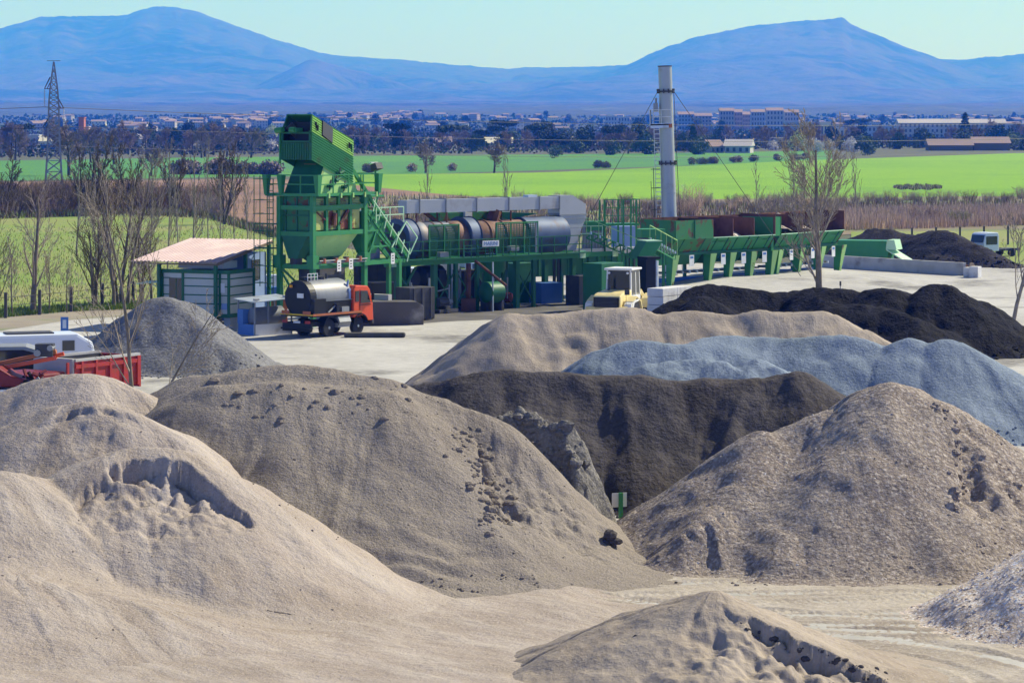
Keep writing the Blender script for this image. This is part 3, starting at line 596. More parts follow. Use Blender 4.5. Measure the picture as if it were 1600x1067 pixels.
toe_stones(sandA, gA, 'clod', 260, .015, .06, .5, 'foot_stones', 21); toe_stones(sandB, gB, 'clod', 160, .012, .045, .5, 'foot_stones', 22); toe_stones(pG, gG, 'gravel_brown', 500, .02, .08, .7, 'foot_stones', 23); toe_stones(sandC, gC, 'clod', 150, .012, .04, .4, 'foot_stones', 24)
g = MB()
for i in range(1300):
    u = q5.random(); px = q5.gauss((1120, 1255, 1350)[i % 3], 55); p = hit(gG, px, q5.uniform(640, 905), 70, 83)
    if p: rock(g, (p.x, p.y, p.z), .018+.035*q5.random()**2, 5000+i)
o = g.build('coarse_stones', 'gravel_pale', pG); o['kind'] = 'stuff'
# middle distance heaps
E1 = smooth_line(Rg((560,640,93),(640,602,94),(690,596,94),(760,579,93.6),(850,581,93.4),(920,585,93.4),(1000,587,93.2),(1060,594,93),(1110,593,93),(1180,589,92.8),(1205,594,92.8),(1240,581,92.8),(1272,590,92.6),(1320,630,92.2),(1400,700,91.5),(1460,760,91)))
pE, gE = pile('dirt_pile', 'long dark brown earth heap in the middle of the yard', 'dirt pile', [(E1,.70),(Rg((1110,596,92.7),(1150,660,91.4),(1180,720,90.2)),.8),(Rg((905,590,93),(960,680,91.2),(985,760,89.4)),.78),(Rg((1000,590,93),(1050,660,91.4),(1090,750,89.6)),.78)], ['dirt_dark'], .10, 61, rough=.06, streak=.24, sfreq=1.0, k=.12, c=.35, lump=.08, chunk=.0, toe=.15)
toe_stones(pE, gE, 'dirt_dark', 260, 0.05, 0.16, .6, 'foot_stones', 1)
F1 = smooth_line(Rg((800,490,124.5),(850,493,124.8),(885,490,125),(930,483,125),(990,482,125),(1030,490,125),(1060,487,125),(1110,486,125),(1150,492,125),(1190,484,125),(1240,488,124.8),(1290,487,124.6),(1330,508,124.2),(1378,534,123.8)))
pF, gFF = pile('sand_pile', 'long beige sand heap in front of the green plant', 'sand pile', [(F1,.73),(Rg((850,495,124.5),(870,545,122.5),(900,600,120.6)),.8),(Rg((800,492,124.4),(760,540,123)),.8)], ['sand_fine'], .13, 71, rough=.07, streak=.22, sfreq=.55, k=.14, c=.45, toe=.25)
toe_stones(pF, gFF, 'sand_fine', 150, 0.05, 0.12, .6, 'foot_stones', 2)
H1 = smooth_line(Rg((930,560,111.5),(960,541,112),(985,533,112.2),(1010,531,112.2),(1070,538,112),(1100,530,112.5),(1130,524,113),(1200,527,113),(1240,530,112.8),(1280,525,112.6),(1320,523,112.4),(1355,532,112.2),(1382,540,112),(1408,534,111.8),(1432,531,111.6),(1456,537,111.4),(1485,531,111.2),(1540,555,110.7),(1600,592,110),(1680,640,109)))
pH, gH = pile('gravel_pile', 'long blue grey gravel heap behind the brown earth heap', 'gravel pile', [(H1,.68),(Rg((1240,532,112.6),(1290,575,111),(1350,630,109.4)),.75),(Rg((1432,534,111.4),(1450,600,109.8)),.72)], ['gravel_blue'], .12, 83, rough=.05, streak=.2, sfreq=.5, k=.14, c=.45, toe=.2)
toe_stones(pH, gH, 'gravel_blue', 260, 0.05, 0.13, .6, 'foot_stones', 3)
H2 = smooth_line(Rg((985,590,107),(1020,568,107.4),(1080,560,107.6),(1120,565,107.4),(1150,578,107),(1185,562,107.4),(1215,572,107.2)))
pile('gravel_pile', 'coarser green grey gravel mounds in front of the blue grey heap', 'gravel pile', [(H2,.8)], ['gravel_blue'], .11, 87, rough=.13, streak=.1, k=.12, c=.4, toe=.2)
I1 = smooth_line(Rg((1068,462,152),(1085,452,152.5),(1120,446,153),(1160,450,153),(1200,455,153),(1250,458,152.5),(1275,449,152),(1310,452,151.5),(1350,455,151),(1372,449,150.5),(1392,447,150),(1415,455,149.8),(1432,462,149.6),(1452,449,149.4),(1472,443,149.2),(1500,452,149),(1540,477,148.4),(1600,512,147.6),(1680,560,147)))
pI, gI = pile('asphalt_pile', 'long black asphalt heap behind the blue grey gravel', 'asphalt pile', [(I1,.66),(Rg((1300,470,149),(1380,480,147),(1440,500,145)),.6),(Rg((1100,462,150.5),(1070,490,148.6)),.8),(Rg((1290,449,154.5),(1240,452,154)), .8)], ['asphalt_black'], .16, 97, rough=.10, streak=.24, sfreq=.5, k=.14, c=.4, lump=.15, chunk=.05, toe=.15)
toe_stones(pI, gI, 'asphalt_black', 300, 0.07, 0.22, .6, 'foot_stones', 4)
J1 = Rg((240,466,139),(262,464,139),(285,470,139),(300,483,138.8))
pJ, gJ = pile('gravel_pile', 'cone shaped grey gravel heap beside the site cabin', 'gravel pile', [(J1,.74),(Rg((262,467,138.7),(320,510,136.8),(370,550,135.4)),.8)], ['gravel_grey'], .13, 107, rough=.05, streak=.12, sfreq=.8, k=.14, c=.5, toe=.2)
toe_stones(pJ, gJ, 'gravel_grey', 220, 0.05, 0.13, .6, 'foot_stones', 5)
K1 = smooth_line(Rg((1330,396,246),(1350,366,246),(1378,357,246),(1410,366,245),(1440,366,243),(1462,360,240),(1490,366,237),(1530,388,234),(1570,412,230),(1610,440,226)))
pK, gK = pile('asphalt_pile', 'dark grey millings heap behind the concrete wall', 'asphalt pile', [(K1,.6),(Rg((1385,360,245),(1400,385,242)),.6)], ['millings'], .25, 117, rough=.12, streak=.25, sfreq=.3, k=.2, c=.6, toe=.2, chunk=.08)
toe_stones(pK, gK, 'millings', 120, 0.1, 0.25, .6, 'foot_stones', 6)
# ------------------------------------------------------------------ the green mixing tower
def text(name, body, size, loc, rot, m, parent, ext=.004):
    c = bpy.data.curves.new(name, 'FONT'); c.body = body; c.size = size; c.extrude = ext; c.align_x = 'CENTER'; c.align_y = 'CENTER'
    t = bpy.data.objects.new(name, c); COL.objects.link(t); bpy.context.view_layer.update(); me = bpy.data.meshes.new_from_object(t.evaluated_get(bpy.context.evaluated_depsgraph_get())); bpy.data.objects.remove(t)
    me.materials.clear(); me.materials.append(M[m]); o = bpy.data.objects.new(name, me); COL.objects.link(o); o.location = loc; o.rotation_euler = rot; o.parent = parent; return o
def build_tower():
    T = thing('mixing_tower', 'tall green asphalt mixing tower with a ribbed slanting hood on top', 'mixing tower', (-11.45,163.6,0), R(57)); T.scale = (1.17,.96,1)
    GR = ['green', 'green_dark', 'green_pale', 'rust', 'steel_dark', 'grey', 'panel_rust', 'green_bright', 'mint']
    for (x, y) in ((0,0), (4.3,0), (0,2.5), (4.3,2.5)):
        c = MB(); c.box(x-.13,y-.13,.12,x+.13,y+.13,7.6); c.box(x-.3,y-.3,0,x+.3,y+.3,.12,1); c.box(x-.24,y-.24,3.45,x+.24,y+.24,4.2)
        c.build('column', ['green', 'conc'], T)
    f = MB()
    for z in (3.55, 5.45, 6.95): 
        for a, b in (((0,0),(4.3,0)), ((0,2.5),(4.3,2.5)), ((0,0),(0,2.5)), ((4.3,0),(4.3,2.5))):
            f.beam((*a,z), (*b,z), .16, .26)
    f.beam((0,2.5,3.4),(0,.2,.4),.09,m=0); f.beam((4.3,2.5,3.4),(4.3,.2,.4),.09,m=0); f.beam((.2,2.5,3.4),(4.1,2.5,.4),.1); f.beam((4.1,2.5,3.4),(.2,2.5,.4),.1)
    f.build('frame', 'green', T)
    b = MB(); b.box(.14,.3,5.6,4.1,2.4,7.6,0)
    for y in (.35, 1.25, 2.1): b.box(.08,y,5.6,.14,y+.1,7.6,1)
    b.box(.08,.35,6.45,.135,2.4,6.55,1)
    b.build('body', ['green_rust', 'green_dark'], T)
    p = MB()                                     # rusty panels of the right side, paled to carry its sunlight
    for i, x in enumerate((.3, 1.35, 2.35, 3.3)):
        p.box(x,.13,5.65,x+.72,.18,6.8,0); p.box(x,.11,6.98,x+.7,.16,7.5,0)
        for k in range(5): p.box(x,.08,7.03+k*.1,x+.7,.11,7.06+k*.1,1)
    for x in (1.16, 2.16, 3.15): p.box(x-.1,-.02,5.6,x+.08,.2,7.6,1)
    p.beam((.3,.02,6.8),(3.9,.02,6.8),.08,m=1); p.beam((.35,.03,6.7),(1.1,.03,6.2),.07,m=2); p.beam((2.9,.0,6.75),(2.2,0,6.0),.16,m=2); p.tube((1.7,.0,5.9),(1.8,-.02,6.6),.18,.12,8,2)
    p.build('side_panels', ['panel_rust', 'green', 'rust'], T)
    h = MB(); h.fr((.95,.75,3.2,1.75),4.05,(.2,.12,4.15,2.4),5.58,0); h.I[-1] = 1; h.fr((1.2,1,2.6,1.5),3.75,(.95,.75,3.2,1.75),4.04,1); h.build('hopper', ['green_pale', 'green_dark'], T)  # pale right, dark left: sun and shade put into the paint
    h = MB(); h.fr((-.05,1.2,.6,1.8),4.0,(-.05,.35,.9,2.35),5.35,0); h.tube((.25,1.5,3.5),(.25,1.5,4.05),.34,m=1); h.build('side_hopper', ['green_dark', 'steel_dark'], T)
    h = MB(); h.fr((5.0,.3,5.6,1.2),4.1,(4.6,.1,6.2,1.6),5.4,0); h.box(4.6,.1,5.4,6.2,1.6,6.6,0); h.build('filler_bin', ['green'], T)
    v = MB()
    for x in (.6, 1.6, 2.5, 3.6): v.tube((x,-.25,3.75),(x,-.25,4.0),.13,m=1); v.box(x-.12,-.34,3.95,x+.12,-.1,4.05,2)
    v.tube((.2,-.2,3.78),(4.2,-.2,3.7),.05,m=0); v.tube((.2,-.3,3.9),(4.2,-.3,3.86),.035,m=0); v.tube((2.6,.3,3.3),(3.5,.6,3.7),.2,m=0); v.box(1.0,.4,2.4,3.1,2.0,3.4,3)
    v.build('valves', ['grey', 'orange_dull', 'steel_dark', 'steel_dark'], T)
    for x, z in ((1.75,3.55), (2.75,3.62), (6.35,3.75)):
        s = MB(); s.box(x-.16,-.38,z-.32,x+.16,-.35,z+.32,0)
        for k in range(3): s.box(x-.08,-.385,z-.18+k*.16,x+.06,-.379,z-.12+k*.16,1)
        s.build('number_sign', ['white', 'steel_dark'], T)
    # walkway with rails
    w = MB(); w.box(-.25,-.6,7.62,4.9,3.4,7.78,0)
    for x in (.6,1.6,2.6,3.6,4.6): w.box(x,-.66,7.5,x+.1,-.58,7.78,1)
    w.build('walkway', ['green', 'green_pale'], T)
    r = MB(); r.rail([(-.2,3.35),(-.2,-.55),(4.85,-.55),(4.85,3.35)], 7.78, 1.05, 2, .06, 0, 1.3)
    for (x, y) in ((-.22,-.57), (-.22,3.3), (4.87,-.57), (-.2,2.2)): r.fr((x-.1,y-.1,x+.1,y+.1),7.7,(x-.18,y-.18,x+.18,y+.18),8.85)
    r.build('railing', 'green', T)
    # cone below the hood
    c = MB(); c.fr((.2,.0,3.65,2.35),7.78,(1.15,.08,3.3,2.3),9.75,0); c.I[-1] = 2; c.box(1.0,.7,9.1,1.13,1.6,9.45,1); c.build('chute_cone', ['green_pale', 'orange', 'green_dark'], T)  # left face in darker green, its shade painted on
    for k, (x, z) in enumerate(((1.2,8.2),(1.7,8.5),(2.4,8.1),(2.0,8.9))):
        e = MB(); e.tube((x,-.18,z),(x+.35,-.18,z+.12),.09,m=0); e.beam((x,-.15,z-.25),(x+.1,-.15,z+.35),.05,m=1); e.box(x-.1,-.12,z-.1,x+.3,-.02,z+.1,0); e.build('actuator', ['green_dark', 'steel_dark'], T)
    # hood: ribbed sheet shell, open towards the lower left
    hd = MB(); x0, x1 = -.1, 3.35; D = 1.6
    A = V3((x0,0,9.72)); Bq = V3((x0,0,11.35)); Cq = V3((x0+.45,.38,12.3)); E1 = V3((x1,0,9.1)); E2 = V3((x1,0,9.85)); E3 = V3((x1+.1,.38,10.78))
    hd.corr(A+V3((0,0,0)), (0,0,1.63), V3((x1-x0,0,-1.5)), 11, .06, 0)                 # lower right side, ribs along the slope
    hd.corr(Bq, Cq-Bq, V3((x1-x0,0,-1.5)), 7, .06, 1)                                  # upper panel, sunlight put into its brighter green
    hd.hexa([Cq, Cq+V3((0,1.9,0)), E3+V3((0,1.9,0)), E3, Cq+V3((0,0,.05)), Cq+V3((0,1.9,.05)), E3+V3((0,1.9,.05)), E3+V3((0,0,.05))], 0)
    hd.hexa([(x0,2.25,9.72),(x1,2.25,8.3),(x1,2.3,8.3),(x0,2.3,9.72),(x0+.45,2.25,12.3),(x1,2.25,10.75),(x1,2.3,10.75),(x0+.45,2.3,12.3)], 2)
    hd.hexa([(x1-.05,.05,8.4),(x1,.05,8.4),(x1,2.25,8.4),(x1-.05,2.25,8.4),(x1-.05,.05,10.6),(x1,.05,10.6),(x1,2.25,10.6),(x1-.05,2.25,10.6)], 2)
    hd.corr((x0-.02,2.3,9.72), (0,-2.3,0), (0,0,.98), 13, .05, 2)                       # ribbed lower front
    for z in (10.72, 11.22): hd.box(x0-.06,.02,z,x0+.02,2.28,z+.1,2)
    hd.box(x0-.06,.02,9.7,x0+.05,.16,11.4,2); hd.box(x0-.06,2.14,9.7,x0+.05,2.28,11.4,2)
    hd.beam((x0,.06,11.4),(x0+.45,.42,12.3),.08,m=2); hd.beam((x0,2.2,11.4),(x0+.45,2.2,12.3),.08,m=2)
    hd.box(x0+.5,.1,9.9,x0+.55,2.2,11.9,3); hd.box(x0+.05,2.2,9.8,x0+.6,2.24,11.6,3); hd.box(x0+.02,.05,9.75,x1-.1,2.2,9.8,2)  # black inner sheets paint the dark inside of the open hood
    hd.build('hood', ['green', 'green_bright', 'green_dark', 'black'], T)  # one green split into lit and shaded copies by side
    k = MB(); dr = (x1-x0)
    def pt(s, t): p = Bq.lerp(Cq, t)+V3((dr*s,0,-1.5*s)); return p
    nv = (Cq-Bq).cross(V3((dr,0,-1.5))).normalized()
    if nv.y > 0: nv = -nv
    qd = [pt(.23,.12), pt(.47,.0), pt(.47,.9), pt(.23,1.0)]
    k.hexa([q+nv*.0 for q in qd]+[q+nv*.09 for q in qd], 0); k.build('hatch_opening', ['black'], T); k = MB(); k.beam(pt(.1,.2)+nv*.12, pt(.1,.5)+nv*.12, .1, m=0); k.build('latch', ['black'], T); k = MB(); k.beam(pt(.86,.3)+nv*.12, pt(.86,.6)+nv*.12, .1, m=0); k.build('latch', ['black'], T)
    k = MB(); k.box(x0-.25,.95,11.32,x0+.3,1.5,11.55,0); k.tube((x0-.2,1.05,11.45),(x0-.2,1.4,11.45),.16,m=0); k.tube((x0-.2,2.0,11.45),(x0-.2,2.5,11.4),.17,m=0); k.beam((x0-.1,2.3,9.5),(x0-.1,2.3,11.6),.08,m=0); k.beam((.1,1.9,11.7),(1.5,1.0,9.9),.12,.5,m=1); k.build('winch', ['green', 'steel_dark'], T)
    # inclined hoist on the right
    t = MB()
    for y in (.1, .9):
        t.beam((3.2,y,9.3),(8.2,y,3.7),.14,.2); t.beam((4.3,y,6.95),(7.5,y,3.7),.12,.16); t.beam((4.3,y,5.45),(6.1,y,5.45),.1); t.beam((4.3,y,3.55),(7.9,y,3.55),.16,.22)
        t.beam((7.45,y,.1),(7.45,y,3.6),.22,.22); t.beam((4.6,y,3.6),(5.4,y,5.4),.1); t.beam((5.4,y,5.4),(7.5,y,3.6),.12); t.beam((4.9,y,4.5),(6.7,y,4.5),.1)
        t.beam((4.5,y,7.75),(4.9,y,6.9),.09); t.beam((5.6,y,7.6),(4.9,y,5.9),.1); t.beam((4.3,y,6.7),(4.9,y,5.9),.1)
        t.beam((6.3,y,6.4),(6.6,y,5.4),.08); t.beam((6.3,y,6.4),(5.8,y,5.6),.08)
    for i in range(12):
        s = i/11; t.beam((3.2+5*s,.1,9.3-5.6*s),(3.2+5*s,.9,9.3-5.6*s),.08)
    t.box(4.5,-.1,7.45,5.9,1.0,7.55); t.build('hoist', ['green'], T)
    t = MB(); t.rail([(5.2,-.1),(7.6,-.1)], 5.9, .9, 2, .05); 
    for i in range(7): a = V3((4.9+i*.5,-.12,6.6-i*.52)); t.beam(a, a+V3((.25,0,.8)), .05); 
    t.beam((4.9,-.12,7.3),(8.1,-.12,3.95),.06); t.beam((6.6,-.05,4.4),(7.9,-.05,5.9),.08); t.beam((7.9,-.05,5.9),(8.9,-.05,4.9),.06); t.beam((8.9,-.05,4.9),(8.2,-.05,3.9),.06)
    t.build('stair_rail', ['mint'], T)
    f = MB(); f.beam((4.8,-.4,7.8),(4.8,-.4,9.1),.07); f.hexa([(4.55,-.75,9.15),(5.1,-.75,9.15),(5.1,-.3,9.0),(4.55,-.3,9.0),(4.55,-.6,9.5),(5.1,-.6,9.5),(5.1,-.2,9.35),(4.55,-.2,9.35)],1); f.box(4.55,-.32,9.45,5.1,-.2,9.52,2); f.build('floodlight', ['green', 'steel_dark', 'white'], T)
    l = MB(); l.ladder((-.35,2.9,.2),(-.35,2.9,8.6),.45,(0,1,0),.33,.04,0)
    for y in (2.6, 3.3, 3.75): l.beam((-.75,y,2.4),(-.75,y,8.8),.035)
    for z in (2.6,3.6,4.6,5.6,6.6,7.4,8.6): l.beam((-.35,2.6,z),(-.8,2.6,z),.03); l.beam((-.8,2.6,z),(-.8,3.75,z),.04); l.beam((-.8,3.75,z),(0,3.75,z),.03)
    for z in (4.6,6.0): l.beam((-.3,2.5,z),(-.3,4.1,z),.08)
    l.build('caged_ladder', ['green_dark'], T)
    # screw conveyor and plinth
    s = MB(); s.box(-.6,2.9,0,4.8,-.9,.02) if False else None
    s.box(1.2,-.55,0,3.2,2.2,.25,0); s.box(5.0,-1.2,0,5.3,1.6,1.7,1); s.build('plinth', ['conc', 'conc'], T)
    return T
build_tower()
g = MB(); g.prism([(0,0,0),(3.6,0,0),(3.6,0,1.1),(3.2,0,1.35),(0,0,1.4)], (0,1.6,0)); tag(g.build('retaining_wall', 'stain_shade', None, (-8.7,166.2,0), R(12), bevel=.03), 'dark rounded concrete wall at the foot of the mixing tower', 'wall')
g = MB(); g.box(-3.4,-.35,0,0,.35,.26); tag(g.build('kerb_block', 'steel_dark', None, (-5.9,157.6,0), R(0), bevel=.1), 'long low dark kerb lying in front of the tanker truck', 'kerb')

# ------------------------------------------------------------------ drum dryer with its duct
def build_dryer():
    T = thing('drum_dryer', 'long rusty and blue drum dryer on a green platform under a grey duct', 'drum dryer', (-6.6,175,0), R(43))
    for x in (2.4, 4.2, 6.0, 9.4, 10.9, 14.4, 15.9):
        w = .16 if x in (2.4, 9.4, 14.4) else .11
        for y in (0, 2.6): c = MB(); c.box(x-w,y-w,0,x+w,y+w,3.02); c.build('column', ['green_dark'], T)
    for x0, x1 in ((2.4,4.2),(4.2,6.0),(9.4,10.9),(14.4,15.9)):
        b = MB(); b.beam((x0,.02,.3),(x1,.02,2.6),.07); b.beam((x1,.02,.3),(x0,.02,2.6),.07); b.build('bracing', ['green_dark'], T)
    b = MB()
    b.beam((-.8,0,2.9),(.6,0,1.2),.12); b.beam((.9,0,2.9),(-.4,0,1.2),.12); b.box(-.9,-.1,0,-.6,.15,3); b.build('bracing', ['green_dark'], T)
    p = MB(); p.box(-1.6,-.15,3.02,15.2,.1,3.4,0); p.box(15.2,-.1,3.05,18.2,.05,3.35,0); p.box(-1.6,2.5,3.02,18.2,2.75,3.4,0); p.box(-1.6,-.9,3.36,15.4,-.13,3.42,1)
    for x in range(-1, 18, 2): p.box(x,.1,3.1,x+.15,2.5,3.3,1)
    for x in (-1.2,14.9,17.9): p.box(x,-.2,3.0,x+.5,-.15,3.5,2)
    p.build('platform', ['green', 'green_dark', 'mint'], T)
    r = MB(); r.rail([(-1.5,-.85),(15.3,-.85)], 3.42, 1.1, 2, .055, 0, 1.1); r.rail([(4.2,-.8),(6.6,-.8)], 3.42, 1.1, 3, .05, 0, .6); r.build('railing', ['green_dark'], T)
    d = MB(); cy, cz = 1.3, 4.55
    def cyl(x0, x1, r, m, n=28, g=d): g.lathe((x0,cy,cz), [(0,r*.97),(.04,r),(x1-x0-.04,r),(x1-x0,r*.97)], n, m, 'x')
    cyl(1.4,2.3,1.12,2); cyl(2.3,4.4,1.08,2); cyl(4.4,5.7,1.1,1); cyl(6.4,10.8,1.05,0)
    for x in (3.0, 3.7, 7.5, 8.8): cyl(x,x+.12,1.12,1)
    d.build('drum', ['drum_rust', 'drum_rust', 'drum_silver'], T, smooth=True)
    for x0, x1, r in ((.45,1.35,1.28), (5.65,6.45,1.3)):
        g = MB(); cyl(x0,x1,r,0,32,g); cyl(x0-.08,x0,r+.05,0,32,g); cyl(x1,x1+.08,r+.05,0,32,g); g.build('tyre_ring', ['drum_blue'], T, smooth=True)
    g = MB(); cyl(10.8,14.4,1.18,0,32,g); 
    g.box(11.0,-.1,3.5,11.2,-.02,5.4,1); g.build('blue_drum', ['drum_blue', 'grey'], T, smooth=True)
    g = MB(); g.lathe((.0,cy,cz), [(0,.5),(.3,.95),(.45,1.1)], 20, 0, 'x'); g.tube((-1.6,cy,cz),(0,cy,cz),.42,m=0); g.box(-2.2,.7,3.5,-1.4,1.9,4.9,1); g.build('burner', ['steel_dark', 'drum_blue'], T, smooth=True)
    for x0, x1 in ((1.95,4.4), (7.6,11.2)):
        g = MB(); n = 26
        for i in range(n+1): x = x0+(x1-x0)*i/n; g.box(x-.03,-.02,3.45,x+.03,.0,5.45)
        for i in range(16): z = 3.5+i*.13; g.box(x0,-.045,z,x1,-.02,z+.045)
        g.beam((x0,-.06,5.45),(x1,-.06,5.45),.09,m=1); g.beam((x0,-.06,3.45),(x1,-.06,3.45),.09,m=1)
        k = 4 if x1-x0 > 3 else 3
        for i in range(k): x = x0+(x1-x0)*i/(k-1); g.beam((x,-.08,3.4),(x,-.08,5.5),.07,m=1)
        g.build('mesh_guard', ['green_dark', 'green'], T)
    s = MB(); s.box(5.6,-.98,4.05,7.0,-.93,4.42,0); sg = s.build('name_sign', ['white'], T)
    text('lettering', 'MARINI', .36, (6.3,-.99,4.235), (R(90),0,0), 'blue', sg)
    for x, z in ((2.3,3.5),(8.3,3.7)):
        g = MB(); g.box(x,-.7,z,x+.7,-.3,z+.3); g.build('motor', ['grey'], T)
    # duct
    g = MB(); xs = [1.0,2.1,4.3,6.9,9.7,12.4,14.2]
    for a, b in zip(xs, xs[1:]):
        g.box(a+.03,1.0,6.2,b-.03,1.8,7.0,0); g.box(b-.04,.95,6.15,b+.04,1.85,7.05,1)
    g.box(11.5,1.1,7.0,12.3,1.6,7.14,2)
    g.prism([(14.2,1.0,7.05),(15.4,1.0,7.05),(16.6,1.0,6.45),(16.6,1.0,5.5),(16.2,1.0,4.9),(14.6,1.0,4.9),(14.2,1.0,5.9)], (0,1.1,0), 0)
    for z in (5.75, 5.5): g.box(14.15,.94,z,16.66,2.16,z+.07,1)
    g.fr((14.9,1.0,15.7,1.9),3.45,(14.6,1.0,16.2,2.1),4.88,0); g.build('duct', ['duct', 'grey', 'tin'], T)
    g = MB()
    for x in (1.8, 4.3, 9.8): g.beam((x,.95,3.4),(x,.95,6.2),.08); g.beam((x,1.85,3.4),(x,1.85,6.2),.08)
    g.beam((2.8,1.3,6.2),(3.8,1.3,5.6),.2); g.build('duct_support', ['rust'], T)
    g = MB(); g.tube((8.5,1.3,5.5),(8.8,1.3,6.2),.4,m=0); g.prism([(9,1.9,6.1),(13.2,1.9,5.9),(10.5,1.9,5.55)], (0,.8,0), 1); g.box(7.0,2.2,5.4,7.6,2.9,6.2,2); g.box(5.0,2.4,5.3,9.5,3.4,6.1,3)
    g.build('rear_housing', ['rust', 'green', 'white', 'green_rust'], T)
    # things hung below
    g = MB(); g.lathe((2.0,1.3,2.1), [(0,.5),(.3,.8),(1.9,.85),(2.2,.4)], 18, 0, 'x'); g.box(3.2,.4,1.0,3.8,1.6,2.6,0); g.build('under_drum', ['black'], T, smooth=True)
    return T
build_dryer()
def at(px, d, z=0): return V3(((px-800)/F*d, d, z))
def hopper(px, d, zt, zb, r, label):
    T = thing('cone_hopper', label, 'hopper', at(px, d), R(30))
    g = MB(); g.lathe((0,0,zb), [(0,.2),(zt-zb-1.0,r),(zt-zb,r)], 20); g.build('cone', 'green', T, smooth=True)
    for a in range(4): c = MB(); x, y = r*.9*math.cos(a*1.57+.5), r*.9*math.sin(a*1.57+.5); c.beam((x,y,0),(x,y,zb+1.3),.1); c.build('leg', 'green_dark', T)
hopper(766, 183, 3.4, .9, 1.0, 'green cone bottom hopper under the drum dryer')
def htank(px, d, z, r, L, rz, m, label, cat='tank', name='horizontal_tank'):
    T = thing(name, label, cat, at(px, d), rz)
    g = MB(); g.lathe((-L/2,0,z), [(0,.1),(.08,r*.7),(.25,r),(L-.25,r),(L-.08,r*.7),(L,.1)], 22, 0, 'x'); g.build('shell', m, T, smooth=True)
    for x in (-L*.3, L*.3): c = MB(); c.box(x-.1,-r*.7,0,x+.1,r*.7,z-r*.6); c.build('saddle', 'steel_dark', T)
htank(769, 179, 1.15, .68, 1.6, R(43), 'green_dark', 'small dark green tank on the ground under the drum dryer')
def bigbox(px, d, rz, sx, sy, z0, z1, m, name, label, cat, leg=None, ribs=0):
    T = thing(name, label, cat, at(px, d), rz); g = MB(); g.box(0,0,z0,sx,sy,z1); 
    for i in range(ribs): x = sx*(i+.5)/ribs; g.box(x-.05,-.06,z0+.05,x+.05,0,z1-.05)
    g.build('body', m, T, bevel=.02)
    if leg:
        for x in (.1, sx-.1):
            for y in (.1, sy-.1): c = MB(); c.box(x-.08,y-.08,0,x+.08,y+.08,z0); c.build('leg', leg, T)
    return T
bigbox(806, 188, R(40), 10.5, 2.6, 1.55, 3.0, 'green_dark', 'filler_container', 'long dark green container raised behind the drum dryer columns', 'container', 'steel_dark', 8)
bigbox(846, 185.5, R(30), 1.6, 1.6, 0, 1.35, 'blue', 'blue_container', 'dark blue box standing on the ground behind the dryer columns', 'container')
bigbox(905, 184, R(38), 2.6, 1.4, 0, 1.9, 'steel_dark', 'control_box', 'dark machine cabinet behind the rear of the wheel loader', 'cabinet')
bigbox(872, 187.5, R(40), 7, .6, 3.03, 3.42, 'conc', 'concrete_beam', 'pale concrete beam above the long dark green container', 'beam', 'steel_dark')
# machinery under the tower and dryer
def skid(px, d, rz, seed, label, mats=('steel_dark','red_dark','grey','green_dark')):
    q = random.Random(seed); T = thing('pump_skid', label, 'pump', at(px, d), rz)
    g = MB(); g.box(-.9,-.5,.05,.9,.5,.25,0); g.build('base', [mats[0]], T)
    g = MB(); g.tube((-.6,0,.65),(.3,0,.65),.32,m=1); g.tube((.3,0,.65),(.75,0,.65),.2,m=2); g.box(-.3,-.45,.2,.2,.45,.45,0)
    g.tube((.6,0,.6),(.6,0,q.uniform(1.6,2.6)),.07,m=2); g.tube((-.5,.3,.6),(-.5,.3,q.uniform(1.4,2.4)),.05,m=2); g.tube((-.5,.3,1.3),(.6,0,1.5),.05,m=2); g.build('motor', [mats[0], mats[1], mats[2]], T, smooth=True)
for i, (px, d, lb) in enumerate(((655,172,'dark pump set with a red motor under the left end of the dryer'), (692,177,'dark pump set between the first dryer columns'), (722,180,'dark pump set beside the second pair of dryer columns'), (785,182,'dark pump set right of the small green tank'), (590,170,'dark pump set behind the legs of the mixing tower'), (630,176,'dark pump set between the tower and the dryer'))):
    skid(px, d, i*.9, i, lb, ('steel_dark', ('red_dark','steel_dark','green_dark')[i % 3], 'grey'))
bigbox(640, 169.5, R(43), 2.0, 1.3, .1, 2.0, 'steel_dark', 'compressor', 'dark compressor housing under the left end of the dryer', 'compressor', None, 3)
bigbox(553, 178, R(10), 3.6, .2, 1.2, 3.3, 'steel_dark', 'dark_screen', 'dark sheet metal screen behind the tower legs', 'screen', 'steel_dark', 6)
bigbox(738, 190, R(30), 1.2, 1.0, 0, 2.4, 'blue_wall', 'switch_cabinet', 'pale blue switch cabinet seen between the dryer columns', 'cabinet')
bigbox(690, 189, R(25), 1.3, 1.0, 0, 2.6, 'white', 'switch_cabinet', 'white switch cabinet seen between the dryer columns', 'cabinet')
bigbox(603, 187, R(15), 3.2, 2.0, 0, 2.2, 'van_white', 'site_container', 'white site container seen between tower and dryer', 'container')
g = MB(); g.tube((0,0,3.2),(2.0,0,1.6),.09,m=0); g.build('rusty_pipe', 'rust', None, at(742,178), R(10)); o = bpy.data.objects['rusty_pipe']; tag(o, 'rusty slanting pipe under the middle of the dryer', 'pipe')
g = MB(); g.tube((0,0,0),(0,0,3.0),.16); g.box(-.45,-.45,0,.45,.45,.8); tag(g.build('rusty_pipe', 'rust', None, at(732,178.5)), 'thick rusty upright pipe on a block under the dryer', 'pipe')
for px in (770, 706): g = MB(); g.tube((0,0,0),(0,0,3.1),.05); tag(g.build('thin_pipe', 'tin', None, at(px,178.2)), 'thin pale upright pipe %s the green hopper' % ('beside' if px == 770 else 'well left of'), 'pipe')
